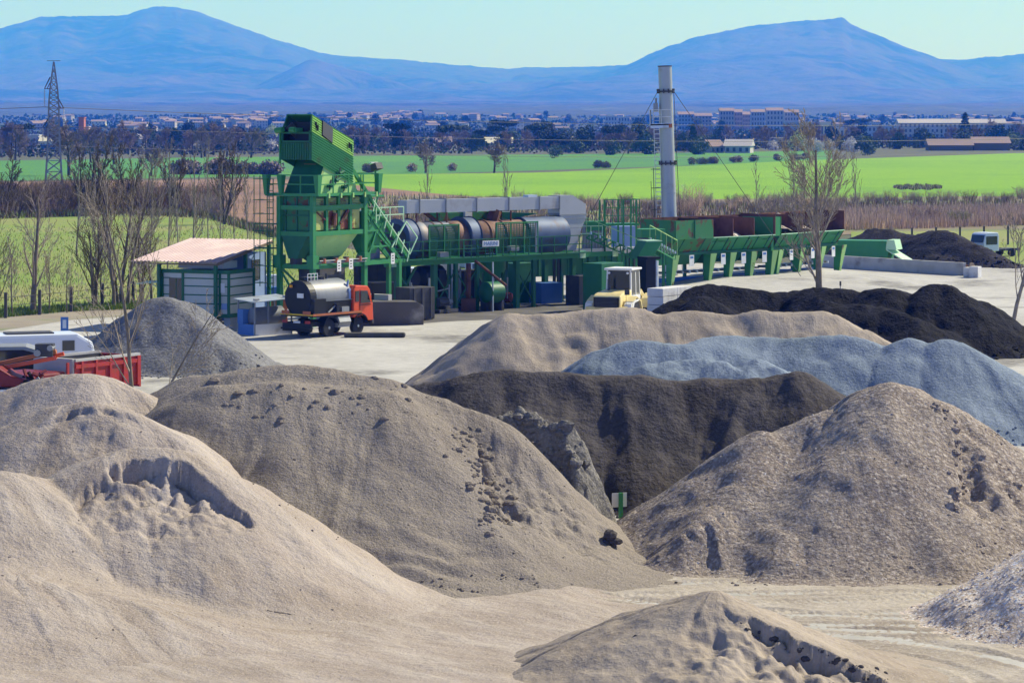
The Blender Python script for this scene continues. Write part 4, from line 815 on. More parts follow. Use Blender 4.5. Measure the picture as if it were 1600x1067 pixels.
bigbox(668, 181, R(43), 2.6, 1.2, .1, 1.7, 'steel_dark', 'shade_box', 'dark box added to deepen the shade under the left part of the dryer', 'generator', None, 4)  # this and the next three: dark boxes added to deepen the plant's shade
bigbox(716, 185, R(43), 3.0, 1.0, .1, 2.2, 'black', 'black_shade_box', 'black box added for shade behind the rusty upright pipe', 'heater', None, 3)
bigbox(802, 186, R(43), 1.8, 1.0, 0, 2.6, 'green_dark', 'green_shade_box', 'dark green box added for shade under the right half of the dryer', 'housing')
bigbox(580, 171.5, R(43), 1.8, 1.2, 0, 2.2, 'black', 'hoist_shade_box', 'black box added for shade between the legs of the hoist', 'housing')
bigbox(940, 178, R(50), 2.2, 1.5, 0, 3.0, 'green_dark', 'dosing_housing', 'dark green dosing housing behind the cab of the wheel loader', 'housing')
# stair tower, cabin and hopper right of the dryer
def build_stairs():
    T = thing('stair_tower', 'green railed stair platform right of the dryer duct', 'platform', at(945,190), R(15))
    g = MB(); 
    for x in (0,1.3,2.2): 
        for y in (0,1.2): g.beam((x,y,0),(x,y,6.6),.1)
    g.build('frame', ['green'], T)
    g = MB(); g.box(-.2,-.1,4.9,2.4,1.3,5.05); g.box(-1.2,0,4.6,0,1.0,5.2); g.build('deck', ['green'], T)
    g = MB(); g.rail([(-.1,-.1),(2.4,-.1),(2.4,1.3)], 5.05, 1.6, 3, .05, 0, .7); g.rail([(-1.8,-.1),(-.2,-.1)], 3.9, 1.0, 2, .05, 1, .8); g.rail([(-1.5,.3),(.3,.3)], 3.1, .8, 2, .05, 1, .9); g.build('railing', ['green', 'mint'], T)
    g = MB(); g.corr((-1.5,.2,3.4), (1.6,0,0), (0,0,1.6), 8, .05, 0); g.build('ribbed_panel', ['grey'], T)
build_stairs()
bigbox(967, 193, R(20), 1.25, 1.4, 2.9, 4.75, 'blue_wall', 'control_cabin', 'small pale blue cabin raised beside the stair platform', 'cabin', 'green')
bigbox(1003, 198, R(28), 1.9, 1.4, 1.8, 4.35, 'green', 'green_housing', 'green box housing at the foot of the chimney', 'housing', 'green_dark')
def conveyor(name, label, p, q, w, parent=None):
    p, q = V3(p), V3(q); T = thing(name, label, 'conveyor', (p.x,p.y,0), 0); o = V3((p.x,p.y,0)); a, b = p-o, q-o; sd_ = (b-a).cross(V3((0,0,1))).normalized()*w/2
    g = MB(); 
    for s in (-1,1): g.truss(a+sd_*s+V3((0,0,.25)), b+sd_*s+V3((0,0,.25)), a+sd_*s-V3((0,0,.25)), b+sd_*s-V3((0,0,.25)), 9, .07)
    g.build('frame', ['green'], T)
    g = MB(); g.hexa([a-sd_+V3((0,0,.2)),a+sd_+V3((0,0,.2)),b+sd_+V3((0,0,.2)),b-sd_+V3((0,0,.2)),a-sd_+V3((0,0,.24)),a+sd_+V3((0,0,.24)),b+sd_+V3((0,0,.24)),b-sd_+V3((0,0,.24))]); g.build('belt', ['steel_dark'], T)
    g = MB(); n = int((b-a).length/.55)
    for i in range(n): c = a.lerp(b,(i+.5)/n); g.tube(c-sd_*1.15+V3((0,0,.3)), c-sd_*1.15+V3((0,0,.12)), .09, n=6); g.tube(c-sd_+V3((0,0,.16)), c+sd_+V3((0,0,.16)), .06, n=6)
    g.build('rollers', ['tin'], T)
    g = MB(); g.beam(a+V3((0,0,1.1))-sd_*1.3, b+V3((0,0,1.1))-sd_*1.3, .045)
    for i in range(6): c = a.lerp(b,i/5)-sd_*1.3; g.beam(c, c+V3((0,0,1.1)), .04)
    g.build('handrail', ['green_pale'], T)
    g = MB()
    for t in (.25,.7): c = a.lerp(b,t); g.beam((c.x,c.y,0),(c.x,c.y,c.z),.12)
    g.build('support', ['green_dark'], T)
conveyor('belt_conveyor', 'inclined belt conveyor rising to the right end of the dryer', P(1012,406,187), P(916,366,187), 1.0)
conveyor('belt_conveyor', 'inclined belt conveyor running from the feed bins to the chute', P(1046,400,199), P(1003,377,194), .9)
g = MB(); g.box(-.55,-.5,1.0,.2,.5,3.1,0); g.tube((.35,-.3,1.3),(.35,-.3,3.0),.16,m=1); g.box(-.5,-.6,3.1,.5,.6,3.25,0); g.fr((-.3,-.3,.3,.3),0,(-.5,-.5,.5,.5),1.0,2)
T = thing('transfer_chute', 'black upright chute with a pale pipe behind the wheel loader', 'chute', at(1014,182), R(30)); g.build('body', ['black', 'tin', 'green_dark'], T)
g = MB(); g.fr((-.9,-.7,.2,.7),3.0,(-.2,-.7,.9,.7),4.1,0); g.box(-.2,-.72,4.1,.9,.72,4.16,1); T = thing('chute_hood', 'green chute hood with a white lid above the black chute', 'chute', at(1008,185), R(20)); g.build('body', ['green', 'mint'], T)
c = MB(); c.box(-.5,-.1,0,-.35,.1,3.0); c.build('post', 'green_dark', T)
# ------------------------------------------------------------------ chimney
def build_stack():
    T = thing('chimney', 'tall pale steel chimney with a ladder and a small white platform near its top', 'chimney', at(1048.5,212), R(20)); q = .0285
    T.rotation_euler = (0, -q, R(0))
    g = MB(); g.lathe((0,0,0), [(0,.6),(.2,.56),(7,.55),(11.8,.52),(15.95,.50)], 30); 
    g.build('shaft', ['stack'], T, smooth=True)
    g = MB()
    for z in (4.5,6.5): g = MB(); g.lathe((0,0,z), [(0,.56),(.0,.585),(.05,.585),(.05,.56)], 30); g.build('seam_ring', ['stack'], T)
    for z in (8.65,14.0):
        g = MB()
        g.lathe((0,0,z), [(0,.56),(0,.66),(.12,.66),(.12,.56)], 24)
        for k in range(10): a = k*.63; g.box(.62*math.cos(a)-.05,.62*math.sin(a)-.05,z-.08,.62*math.cos(a)+.05,.62*math.sin(a)+.05,z+.25)
        g.build('flange', ['steel_dark'], T)
    g = MB(); g.lathe((0,0,15.9), [(0,.5),(.0,.54),(.08,.54),(.08,.5)], 24)
    g.build('top_ring', ['steel_dark'], T)
    g = MB(); g.box(-1.25,-.95,11.55,.35,-.5,11.65,0); g.box(-1.25,-.95,11.35,.35,-.9,11.7,0); g.box(-1.25,-.5,11.55,-.5,.6,11.65,0); g.build('platform', ['tin'], T)
    g = MB(); g.rail([(-1.2,.6),(-1.2,-.93),(.32,-.93)], 11.65, 1.05, 2, .05, 0, .75); g.box(.1,-.97,11.35,.36,-.93,11.65,1); g.build('railing', ['white', 'orange_dull'], T)
    g = MB(); g.ladder((-.75,-.2,.3),(-.75,-.2,12.9),.42,(1,0,0),.33,.045); g.build('ladder', ['white'], T)
    g = MB(); g.beam((-1.1,-.35,2),(-1.1,-.35,8.4),.05); g.beam((-1.3,-.35,6.0),(-1.3,-.35,7.4),.04)
    for z in (2.3,3.8,5.3,6.9,8.3): g.beam((-1.3,-.35,z),(-.6,-.35,z),.05)
    g.build('ladder_cage', ['steel_dark'], T)
    g = MB(); g.box(-.95,-.35,12.6,-.62,.0,13.2); g.tube((-.75,-.2,13.2),(-.75,-.2,13.6),.08); g.build('sampling_box', ['grey'], T)
    g = MB()
    for (x, y) in ((-9,-4), (9.5,-2), (1.5,11)): g.tube((math.copysign(.6,x),0,14.05),(x,y,.1),.022,n=4)
    g.build('guy_wire', ['steel_dark'], T)
build_stack()
# ------------------------------------------------------------------ aggregate feed bins
BD = V3((8.05,14.4,0)).normalized(); BRZ = math.atan2(BD.y, BD.x)
def feed_bins(origin, widths, name_lbl, closed, gap_last, fills, BRZ=0):
    """local x runs along the row, y is away from the viewer's side"""
    T = thing('feed_bin_row', name_lbl, 'feed bins', origin, BRZ); T.scale = (1, 1, 1.1); x = 0; dep = 2.6; n = len(widths)
    L = sum(widths)
    for i, w in enumerate(widths):
        zt = 4.25 if i in closed else 3.05
        b = MB(); x0, x1 = x, x+w
        # front sloping plate, ribs, side plates
        b.hexa([(x0,-.0,2.1),(x1,0,2.1),(x1,.06,2.1),(x0,.06,2.1),(x0,-.75,3.05),(x1,-.75,3.05),(x1,-.69,3.05),(x0,-.69,3.05)], 0)
        if i in closed: b.box(x0,-.76,3.05,x1,-.69,4.25,0); b.box((x0+x1)/2-.05,-.82,3.05,(x0+x1)/2+.05,-.76,4.25,1)
        b.box(x0,-.80,3.02,x1,-.755,3.08,2 if i not in closed else 0)
        for k in (.24,.8):
            xx = x0+w*k; b.hexa([(xx-.05,-.05,2.12),(xx+.05,-.05,2.12),(xx+.05,0,2.12),(xx-.05,0,2.12),(xx-.05,-.8,3.02),(xx+.05,-.8,3.02),(xx+.05,-.72,3.02),(xx-.05,-.72,3.02)], 1)
        b.hexa([(x0,dep-.6,2.1),(x1,dep-.6,2.1),(x1,dep-.55,2.1),(x0,dep-.55,2.1),(x0,dep,3.05),(x1,dep,3.05),(x1,dep+.06,3.05),(x0,dep+.06,3.05)], 0)
        b.box(x0,dep,3.05,x1,dep+.06,4.35,3)
        b.fr((x0+.6,.5,x1-.6,1.5),1.3,(x0+.1,.05,x1-.1,dep-.6),2.1,1)
        b.build('bin', ['green_rust' if i in closed else 'green', 'green_dark', 'mint', 'rust'], T)
        dv = MB(); dv.prism([(x0,-.1,2.15),(x0,dep-.6,2.15),(x0,dep,3.05),(x0,dep,4.3),(x0,-.2,4.27),(x0,-.72,4.25),(x0,-.72,3.05)], (.07,0,0), 0 if i else 1); dv.build('divider', ['rust', 'green_rust'], T)
        # material heap inside
        if fills[i]:
            hh = MB(); nn = 8; mx, kind = fills[i]
            for a in range(nn):
                for c in range(nn):
                    vs = []
                    for (da, dc) in ((0,0),(1,0),(1,1),(0,1)):
                        u, v = (a+da)/nn, (c+dc)/nn; xx = x0+.1+(w-.13)*u; yy = -.6+v*(dep+.5); r = math.hypot((u-.15)*w*.9, (v-.75)*dep); vs.append((xx, yy, max(2.75+.3*v, 2.8+mx-.55*r)+.04*math.sin(a*3+c*5+da+dc)))
                    hh.add(vs, [(0,1,2,3)])
            hh.build('aggregate_fill', [kind], T)
        x += w
    dv = MB(); dv.prism([(L,-.1,2.15),(L,dep-.6,2.15),(L,dep,3.05),(L,dep,4.45),(L,-.2,4.42),(L,-.75,4.4),(L,-.75,3.05)], (.08,0,0)); dv.build('end_plate', ['rust'], T)
    f = MB(); f.box(-.1,-.12,1.95,L+.1,.08,2.12); f.box(-.1,dep-.7,1.95,L+.1,dep-.5,2.12); f.build('frame', ['green_dark'], T)
    x = 0
    for i in range(n+1):
        g = MB(); g.prism([(x-.07,-.28,0),(x-.07,.12,0),(x-.07,.12,1.95),(x-.07,-.72,1.95)], (.14,0,0), 0)
        g.hexa([(x-.02,-.33,0),(x+.2,-.33,0),(x+.2,-.29,0),(x-.02,-.29,0),(x-.3,-.80,2.0),(x+.36,-.80,2.0),(x+.36,-.76,2.0),(x-.3,-.76,2.0)], 1)  # pale front plate puts sunlight into the leg's colour
        g.build('leg', ['green', 'green_pale'], T); g = MB(); g.box(x-.1,dep-.7,0,x+.1,dep-.5,1.95,0); g.build('rear_leg', ['green_dark'], T); x += widths[min(i, n-1)]
    x = 0
    for i, w in enumerate(widths):
        x += w
        if i+1 in closed or i == 0 and 0 in closed: pass
        s = MB(); s.box(x-w*.68,-.9,1.25,x-w*.68+.5,-.87,1.98,0); s.box(x-w*.68+.08,-.905,1.75,x-w*.68+.42,-.9,1.9,1); s.build('number_sign', ['white', 'blue'], T)
    g = MB(); g.box(.5,.6,.75,L-.2,1.5,.85,0); 
    for i in range(int(L/.8)): g.tube((.6+i*.8,.5,.78),(.6+i*.8,1.6,.78),.1,n=6,m=1)
    g.box(.4,1.6,.1,L,1.7,.4,2); g.build('gathering_belt', ['steel_dark', 'tin', 'blue'], T)
    return T
feed_bins((11.2,204.2,.05), [4.1,2.25,2.4,2.4], 'near row of green aggregate feed bins with rusty dividers', {0}, 0, [None,(.9,'gravel_grey'),(1.3,'gravel_pale'),(1.1,'gravel_blue')], math.atan2(.71,.70))
feed_bins((19.5,213.0,.05), [3.25,3.2,3.2], 'far row of green aggregate feed bins behind the bare tree', set(), 0, [(1.7,'sand_fine'),(1.6,'sand_fine'),(1.2,'gravel_grey')], math.atan2(.81,.58))
g = MB(); g.box(-.35,-.75,3.0,.35,2.2,4.4,0); T = thing('bin_partition', 'green upright panel between the two feed bin rows', 'panel', (19.2,212.4,.3), math.atan2(.76,.65)); g.build('panel', ['green'], T); g = MB(); g.box(-.15,-.3,0,.15,.2,3.0); g.build('leg', ['green'], T)
# skip container and ramp, wall
T = thing('skip_container', 'long green steel skip with a pale sloping end plate behind the concrete wall', 'skip', at(1310,234), R(-20))
g = MB(); g.prism([(0,0,.1),(4.1,0,.1),(4.25,0,2.0),(-.2,0,2.0)], (0,2.2,0)); g.build('body', ['green'], T)
g = MB(); g.hexa([(4.1,-.4,1.35),(4.35,2.2,1.35),(4.3,2.2,1.28),(4.05,-.4,1.28),(4.1,-.4,1.4),(4.35,2.2,1.4),(6.3,2.2,.25),(6.1,-.4,.25)] if False else [(4.05,-.3,1.25),(6.0,-.3,.1),(6.2,1.8,.1),(4.25,1.8,1.25),(4.05,-.3,1.35),(6.0,-.3,.2),(6.2,1.8,.2),(4.25,1.8,1.35)]); g.hexa([(4.0,-.2,1.3),(4.9,-.2,1.3),(5.0,1.6,1.3),(4.2,1.6,1.3),(4.1,-.2,2.1),(4.7,-.2,2.1),(4.8,1.6,2.1),(4.2,1.6,2.1)]); g.beam((4.8,-.3,.1),(4.6,-.2,.8),.08); g.build('ramp_plate', ['mint'], T)
A, Bv = V3((26.0,229.5,0)), V3((34.6,218.0,0)); L = (Bv-A).length
g = MB(); g.box(0,0,0,L,.3,.98); g.box(-3,0,0,-.02,.3,.95); tag(g.build('concrete_wall', 'conc', None, A, math.atan2(Bv.y-A.y, Bv.x-A.x), bevel=.02), 'long low concrete wall in front of the green skip', 'wall')
for i, (px, d, w) in enumerate(((1513,216,.5),(1524,215.4,.7))):
    g = MB(); g.box(-w/2,-.4,0,w/2,.4,.85-.1*(1-i)); tag(g.build('concrete_block', 'conc_white', None, at(px,d), R(-30), bevel=.03), 'small %s concrete block beside the end of the concrete wall' % ('grey left' if i == 0 else 'white right'), 'block')
T = thing('cable_reel', 'rusty wooden cable reel behind the small concrete blocks', 'reel', at(1511,218.5,.0), R(50))
for y in (-.4, .4): g = MB(); g.lathe((0,y-.04,.5), [(0,.5),(.08,.5)], 20, 0, 'y'); g.build('flange', ['wood'], T)
g = MB(); g.lathe((0,-.36,.5), [(0,.3),(.72,.3)], 16, 0, 'y'); g.build('drum', ['rust'], T)
T = thing('parked_truck', 'white truck cab parked behind the dark millings heap at the far right', 'truck', at(1538,247,0), R(215)); T.scale = (.78,.78,.72)
g = MB(); g.prism([(-1.2,-1.1,.7),(1.1,-1.1,.7),(1.15,-1.1,1.7),(.85,-1.1,2.75),(.5,-1.1,2.95),(-1.0,-1.1,2.95),(-1.2,-1.1,2.6)], (0,2.2,0)); g.build('cab', ['van_white'], T, bevel=.08)
g = MB(); g.box(-.9,1.1,1.5,.8,1.13,2.5); g.box(-.2,-1.13,1.7,.7,-1.1,2.5); g.hexa([(1.1,-.95,1.75),(1.18,-.95,1.75),(1.18,.95,1.75),(1.1,.95,1.75),(.86,-.95,2.65),(.94,-.95,2.65),(.94,.95,2.65),(.86,.95,2.65)]); g.build('window', ['glass'], T)
g = MB(); g.box(-4.6,-1,.7,-1.3,1,.95,0); g.build('chassis', ['steel_dark'], T)
for x in (.2, -3.3): 
    for y in (-1.1, .8): g = MB(); g.lathe((x,y,.5), [(0,.5),(.3,.5)], 18, 0, 'y'); g.build('wheel', ['tyre'], T)
#htank(1560, 216, .65, .62, 1.3, R(75), 'conc', 'grey concrete pipe section lying behind the right hand bare tree', 'pipe', 'concrete_pipe')
# ------------------------------------------------------------------ wheel loader, blocks
def wheel(T, x, y, r, w, axis='y', rim='grey', n=24, hub=.5):
    g = MB(); g.lathe((x,y-w/2,r), [(0,r*.6),(0,r*.9),(w*.12,r),(w*.88,r),(w,r*.9),(w,r*.6)], n, 0, 'y')
    for k in range(n): a = 2*math.pi*k/n; g.beam((x+r*math.cos(a),y-w*.45,r+r*math.sin(a)),(x+r*math.cos(a+.08),y+w*.45,r+r*math.sin(a+.08)),.04,.03)
    t = g.build('wheel', ['tyre'], T, smooth=True)
    g = MB(); g.lathe((x,y-w*.52,r), [(0,r*.12),(.02,r*.25),(.06,r*.3),(.1,r*.58),(w-.1,r*.58),(w,r*.3),(w*1.03,r*.1)], 18, 0, 'y'); g.build('rim', [rim], t, smooth=True); return t
def build_loader():
    T = thing('wheel_loader', 'yellow wheel loader with a grey cab standing behind the beige sand heap', 'wheel loader', at(974,167.5), R(-62))
    # local -x is the rear (towards the viewer), so the engine hood faces us
    T.rotation_euler = (0,0,R(68))
    g = MB(); g.prism([(-2.9,-.85,.9),(-2.9,-.8,2.0),(-2.6,-.75,2.15),(-.9,-.8,2.3),(-.9,-.8,.9)] if False else [(-2.9,-.85,.9),(-.9,-.85,.9),(-.9,-.85,2.1),(-2.5,-.85,1.95),(-2.9,-.85,1.8)], (0,1.7,0)); g.build('engine_hood', ['yellow'], T, bevel=.08)
    g = MB(); g.box(-2.97,-.78,.9,-2.9,.78,1.74); 
    for i in range(9): g.box(-3.0,-.68,1.0+i*.08,-2.96,.68,1.03+i*.08,1)
    g.build('grille', ['black', 'steel_dark'], T)
    g = MB(); g.prism([(-3.0,-1.3,.7),(-2.3,-1.3,.7),(-2.3,-1.3,1.2),(-3.0,-1.3,1.2)], (0,2.6,0)); g.build('counterweight', ['yellow'], T, bevel=.08)
    c = MB(); z0, z1 = 1.75, 3.2
    for (x, y) in ((-.8,-.75),(-.8,.75),(.7,-.75),(.7,.75),(0,-.75),(0,.75)): c.beam((x,y,z0),(x*.92,y*.95,z1),.09,.09)
    c.box(-.85,-.8,1.2,.75,.8,z0); ct = c.build('cab', ['white'], T)
    g = MB(); g.box(-.95,-.88,z1,.85,.88,z1+.13); g.build('roof', ['white'], ct, bevel=.05)
    g = MB(); g.box(-.78,-.72,z0,-.76,.72,z1); g.box(.62,-.72,z0,.64,.72,z1); g.box(-.78,-.76,z0,.65,-.74,z1); g.box(-.78,.74,z0,.65,.76,z1); g.build('window', ['glass'], ct)
    g = MB(); g.box(-.1,-.3,1.8,.35,.3,2.1); g.box(-.15,-.3,2.1,.0,.3,2.7); g.build('seat', ['steel_dark'], ct)
    for y in (-.6, .55): g = MB(); g.tube((-.9,y,3.05),(-.98,y,3.05),.07,m=0); g.build('work_light', ['white'], ct)
    g = MB(); g.tube((-1.3,.45,2.0),(-1.3,.45,2.7),.07); g.build('exhaust', ['steel_dark'], T)
    g = MB(); g.prism([(.8,-.5,.8),(2.3,-.5,.8),(2.3,-.5,1.5),(.8,-.5,1.7)], (0,1.0,0)); g.build('front_frame', ['yellow'], T, bevel=.05)
    for y in (-.6, .5): g = MB(); g.prism([(1.2,y,1.8),(1.5,y,2.0),(3.2,y,.9),(3.6,y,.4),(3.3,y,.35),(2.9,y,.7)], (0,.12,0)); g.build('lift_arm', ['yellow'], T)
    g = MB(); g.prism([(3.4,-1.4,.1),(4.5,-1.4,.05),(4.5,-1.4,.12),(3.6,-1.4,.3),(3.5,-1.4,1.2),(4.0,-1.4,1.4),(3.9,-1.4,1.45),(3.35,-1.4,1.25)], (0,2.8,0)); g.build('bucket', ['yellow'], T)
    for x in (-1.6, 1.7):
        for y in (-1.1, 1.1): wheel(T, x, y, .78, .55, rim='yellow')
        for y in (-1.1, 1.1):
            g = MB(); s = [(x+.95*math.cos(a), y-.32, .8+.9*math.sin(a)) for a in (R(10),R(45),R(90),R(135),R(170))]; s2 = [(p[0]*1+(.06 if p[0] > x else -.06 if p[0] < x else 0), p[1], p[2]+.07) for p in s[::-1]]
            g.prism(s+s2, (0,.64,0)); g.build('mudguard', ['yellow'], T)
    for y in (-1.42, 1.0): g = MB(); g.prism([(-2.75,y,.8),(-2.6,y,1.35),(-2.2,y,1.55),(-1.2,y,1.6),(-1.2,y,1.5),(-2.0,y,1.4),(-2.4,y,.8)], (0,.42,0)); g.build('rear_fender', ['white'], T)
    g = MB(); g.tube((-2.6,-1.1,1.2),(-2.6,-1.1,2.2),.015); g.box(-2.72,-1.35,1.9,-2.68,-1.05,2.2); g.build('mirror', ['steel_dark'], T)
build_loader()
BR = R(56); bo = at(1012,158.5)
def blk(px_off, k, x, L):
    g = MB(); z = .46*k; g.box(x,0,z+.01,x+L,1.0,z+.45); return g
nb = ['bottom','second lowest','third','fourth','fifth','topmost']
for k in range(6):
    j = -.04 if k % 2 else .0
    for x, w in ((0, 'front'), (1.62, 'rear')):
        g = MB(); g.box(x+j,.0,.46*k+.012,x+1.58+j,1.0,.46*k+.45); tag(g.build('concrete_block', 'conc_white', None, at(1036,156.5), BR+R(q5.uniform(-.8,.8)), bevel=.02), '%s white concrete block of the %s stack, %s' % (nb[k], w, 'its grey end face to the left' if w == 'front' else 'half buried by the black heap'), 'block', 'white concrete blocks stacked beside the black heap')
# ------------------------------------------------------------------ tanker truck
def build_tanker():
    T = thing('tanker_truck', 'orange cabbed bitumen tanker truck with a grey tank parked below the mixing tower', 'tanker truck', at(490,156.6), R(51.5))
    g = MB(); g.box(.1,.3,.62,5.1,.55,.85); g.box(.1,1.9,.62,5.1,2.15,.85); g.build('chassis', ['black'], T)
    g = MB(); g.box(-.05,0,1.15,4.0,2.4,1.3,0); g.box(-.07,-.03,1.22,4.0,0,1.34,1); g.box(-.09,0,1.24,-.05,2.4,1.31,2); 
    for y in (.15,1.75): g.box(-.12,y,1.28,-.06,y+.55,1.48,1)
    g.build('deck', ['black', 'orange_dull', 'line_yellow'], T)
    cx, cy, cz = 0.5, 1.2, 2.18; r = .98
    g = MB(); g.lathe((cx,cy,cz), [(0,r),(2.75,r),(2.98,r*.93),(3.15,r*.7),(3.2,r*.2)], 40, 0, 'x'); 
    g.build('tank', ['tank_steel'], T, smooth=True)
    g = MB(); g.prism([(.5,.2,1.3),(.5,.16,2.0),(3.3,.16,2.0),(3.3,.2,1.3)], (0,.3,0)); g.box(.5,.14,1.98,3.35,.2,2.03,1); g.build('side_box', ['black', 'tank_steel'], T)
    g = MB(); g.lathe((.02,cy,cz), [(0,r*1.0),(.5,r*1.0),(.5,r*.97),(.03,r*.97),(.03,.1)], 36, 0, 'x'); g.build('rear_end', ['black'], T, smooth=False)
    for x in (.9,1.9): 
        g = MB(); g.tube((x,cy,3.1),(x,cy,3.3),.24,m=0); g.box(x-.4,cy-.25,3.28,x+.1,cy+.2,3.33,0); g.tube((x+.35,cy-.1,3.1),(x+.35,cy-.1,3.45),.06,m=0); g.build('manhole', ['steel_dark'], T)
    g = MB(); g.rail([(.5,.9),(1.3,.9)], 3.12, .38, 2, .03, 0, .3); g.build('top_rail', ['white'], T)
    g = MB(); g.box(-.1,.7,2.2,-.03,1.15,2.45,0); g.build('hazard_sign', ['white'], T)
    g = MB(); g.box(-.12,1.55,2.75,-.02,1.7,2.9,0); g.build('marker_light', ['amber'], T)
    g = MB(); g.box(.05,-.02,1.3,1.0,.5,2.15,0); g.box(1.9,.0,1.3,2.2,.4,1.8,0); g.tube((1.3,.1,1.35),(2.0,.15,1.75),.05,m=1); g.box(2.4,.05,1.32,3.0,.4,1.62,1); g.build('pump_gear', ['black', 'grey'], T)
    g = MB(); g.box(2.0,-.0,.5,3.0,.45,1.1,0); g.tube((2.05,.2,.8),(3.0,.2,.8),.3,m=0); g.build('fuel_tank', ['grey'], T)
    for y in (.35, 2.05):
        wheel(T, 1.45, y, .5, .42, rim='tin'); wheel(T, 3.95, y, .47, .28, rim='tin')
    for x in (1.45,):
        g = MB(); s = [(x+.6*math.cos(R(a)), -.02, .52+.6*math.sin(R(a))) for a in range(10,171,20)]; g.prism(s+[(p[0],p[1],p[2]+.04) for p in s[::-1]], (0,.6,0)); g.build('mudguard', ['black'], T)
    g = MB(); g.box(-.05,.1,.35,.02,2.3,.8,0); g.box(-.2,.1,.45,-.08,2.3,.55,0); g.build('bumper', ['black'], T)
    for y in (.2, 1.9): g = MB(); g.box(-.12,y,.8,-.05,y+.35,.95); g.build('tail_light', ['red'], T)
    g = MB(); g.box(-.085,.95,.8,-.05,1.45,.92); g.build('number_plate', ['white'], T)
    c = MB(); c.prism([(3.35,.05,1.0),(3.4,.05,2.55),(3.55,.05,2.75),(4.55,.05,2.7),(4.75,.05,2.5),(5.0,.05,1.75),(5.05,.05,.75),(4.55,.05,.75),(4.4,.05,1.0),(3.95,.05,1.12),(3.5,.05,.95)], (0,2.3,0)); cab = c.build('cab', ['orange'], T, bevel=.05)
    g = MB(); g.prism([(3.95,.02,1.75),(3.95,.02,2.45),(4.5,.02,2.42),(4.78,.02,1.75)], (0,.04,0)); g.prism([(3.5,.02,1.85),(3.5,.02,2.45),(3.8,.02,2.45),(3.8,.02,1.85)], (0,.04,0))
    g.hexa([(4.9,.2,1.8),(5.02,.2,1.8),(5.02,2.2,1.8),(4.9,2.2,1.8),(4.7,.2,2.5),(4.79,.2,2.5),(4.79,2.2,2.5),(4.7,2.2,2.5)]); g.box(3.36,.4,1.8,3.4,2.0,2.4); g.build('window', ['glass'], cab)
    g = MB(); g.beam((3.88,.03,1.1),(3.88,.03,2.5),.02,.02); g.beam((3.88,.03,1.65),(4.8,.03,1.65),.03); g.beam((4.86,.0,1.75),(4.86,-.1,2.4),.03); g.box(4.78,-.2,1.9,4.84,-.02,2.3); g.build('mirror', ['black'], cab)
    g = MB(); g.box(5.0,.1,.55,5.15,2.3,.8); g.build('front_bumper', ['steel_dark'], T)
    g = MB(); s = [(3.95+.62*math.cos(R(a)), -.0, .5+.62*math.sin(R(a))) for a in range(10,171,20)]; g.prism(s+[(p[0],p[1],p[2]+.06) for p in s[::-1]], (0,.4,0)); g.build('mudguard', ['black'], T)
    g = MB(); g.tube((3.2,.4,2.7),(3.3,.4,3.05),.06); g.box(3.15,.2,1.3,3.3,2.2,2.6); g.build('bulkhead', ['blue_wall'], T)
build_tanker()
# shed with horizontal tank
def build_shed():
    T = thing('tank_shed', 'open shed with a pale sheet roof over a steel tank left of the tanker truck', 'shed', at(398,158.6), R(36))
    g = MB(); g.hexa([(-.2,-.25,1.85),(2.6,-.25,2.0),(2.6,2.0,2.1),(-.2,2.0,1.95),(-.2,-.25,1.89),(2.6,-.25,2.04),(2.6,2.0,2.14),(-.2,2.0,1.99)]); g.build('roof', ['tin'], T)
    for (x, y) in ((.0,.0),(2.4,.0),(0,1.8),(2.4,1.8),(.9,.02)): g = MB(); g.beam((x,y,0),(x,y,1.9),.07); g.build('post', ['grey'], T)
    g = MB(); g.box(-.02,-.02,0,2.45,.08,.62,0); g.box(-.02,.08,0,.06,1.85,.6,1); g.build('bund_wall', ['white', 'blue'], T)
    g = MB(); g.lathe((.25,.95,.95), [(0,.2),(.1,.55),(2.0,.6),(2.1,.3)], 22, 0, 'x'); g.build('tank', ['tank_steel'], T, smooth=True)
    g = MB(); g.box(-.05,1.2,.6,.4,1.8,1.4); g.build('drum_stack', ['blue'], T)
    for x, y in ((.1,.0), (2.2,.3)): g = MB(); g.box(x-.14,y-.12,1.95+x*.05,x+.14,y+.12,2.06+x*.05); g.build('roof_stone', ['conc'], T)
build_shed()
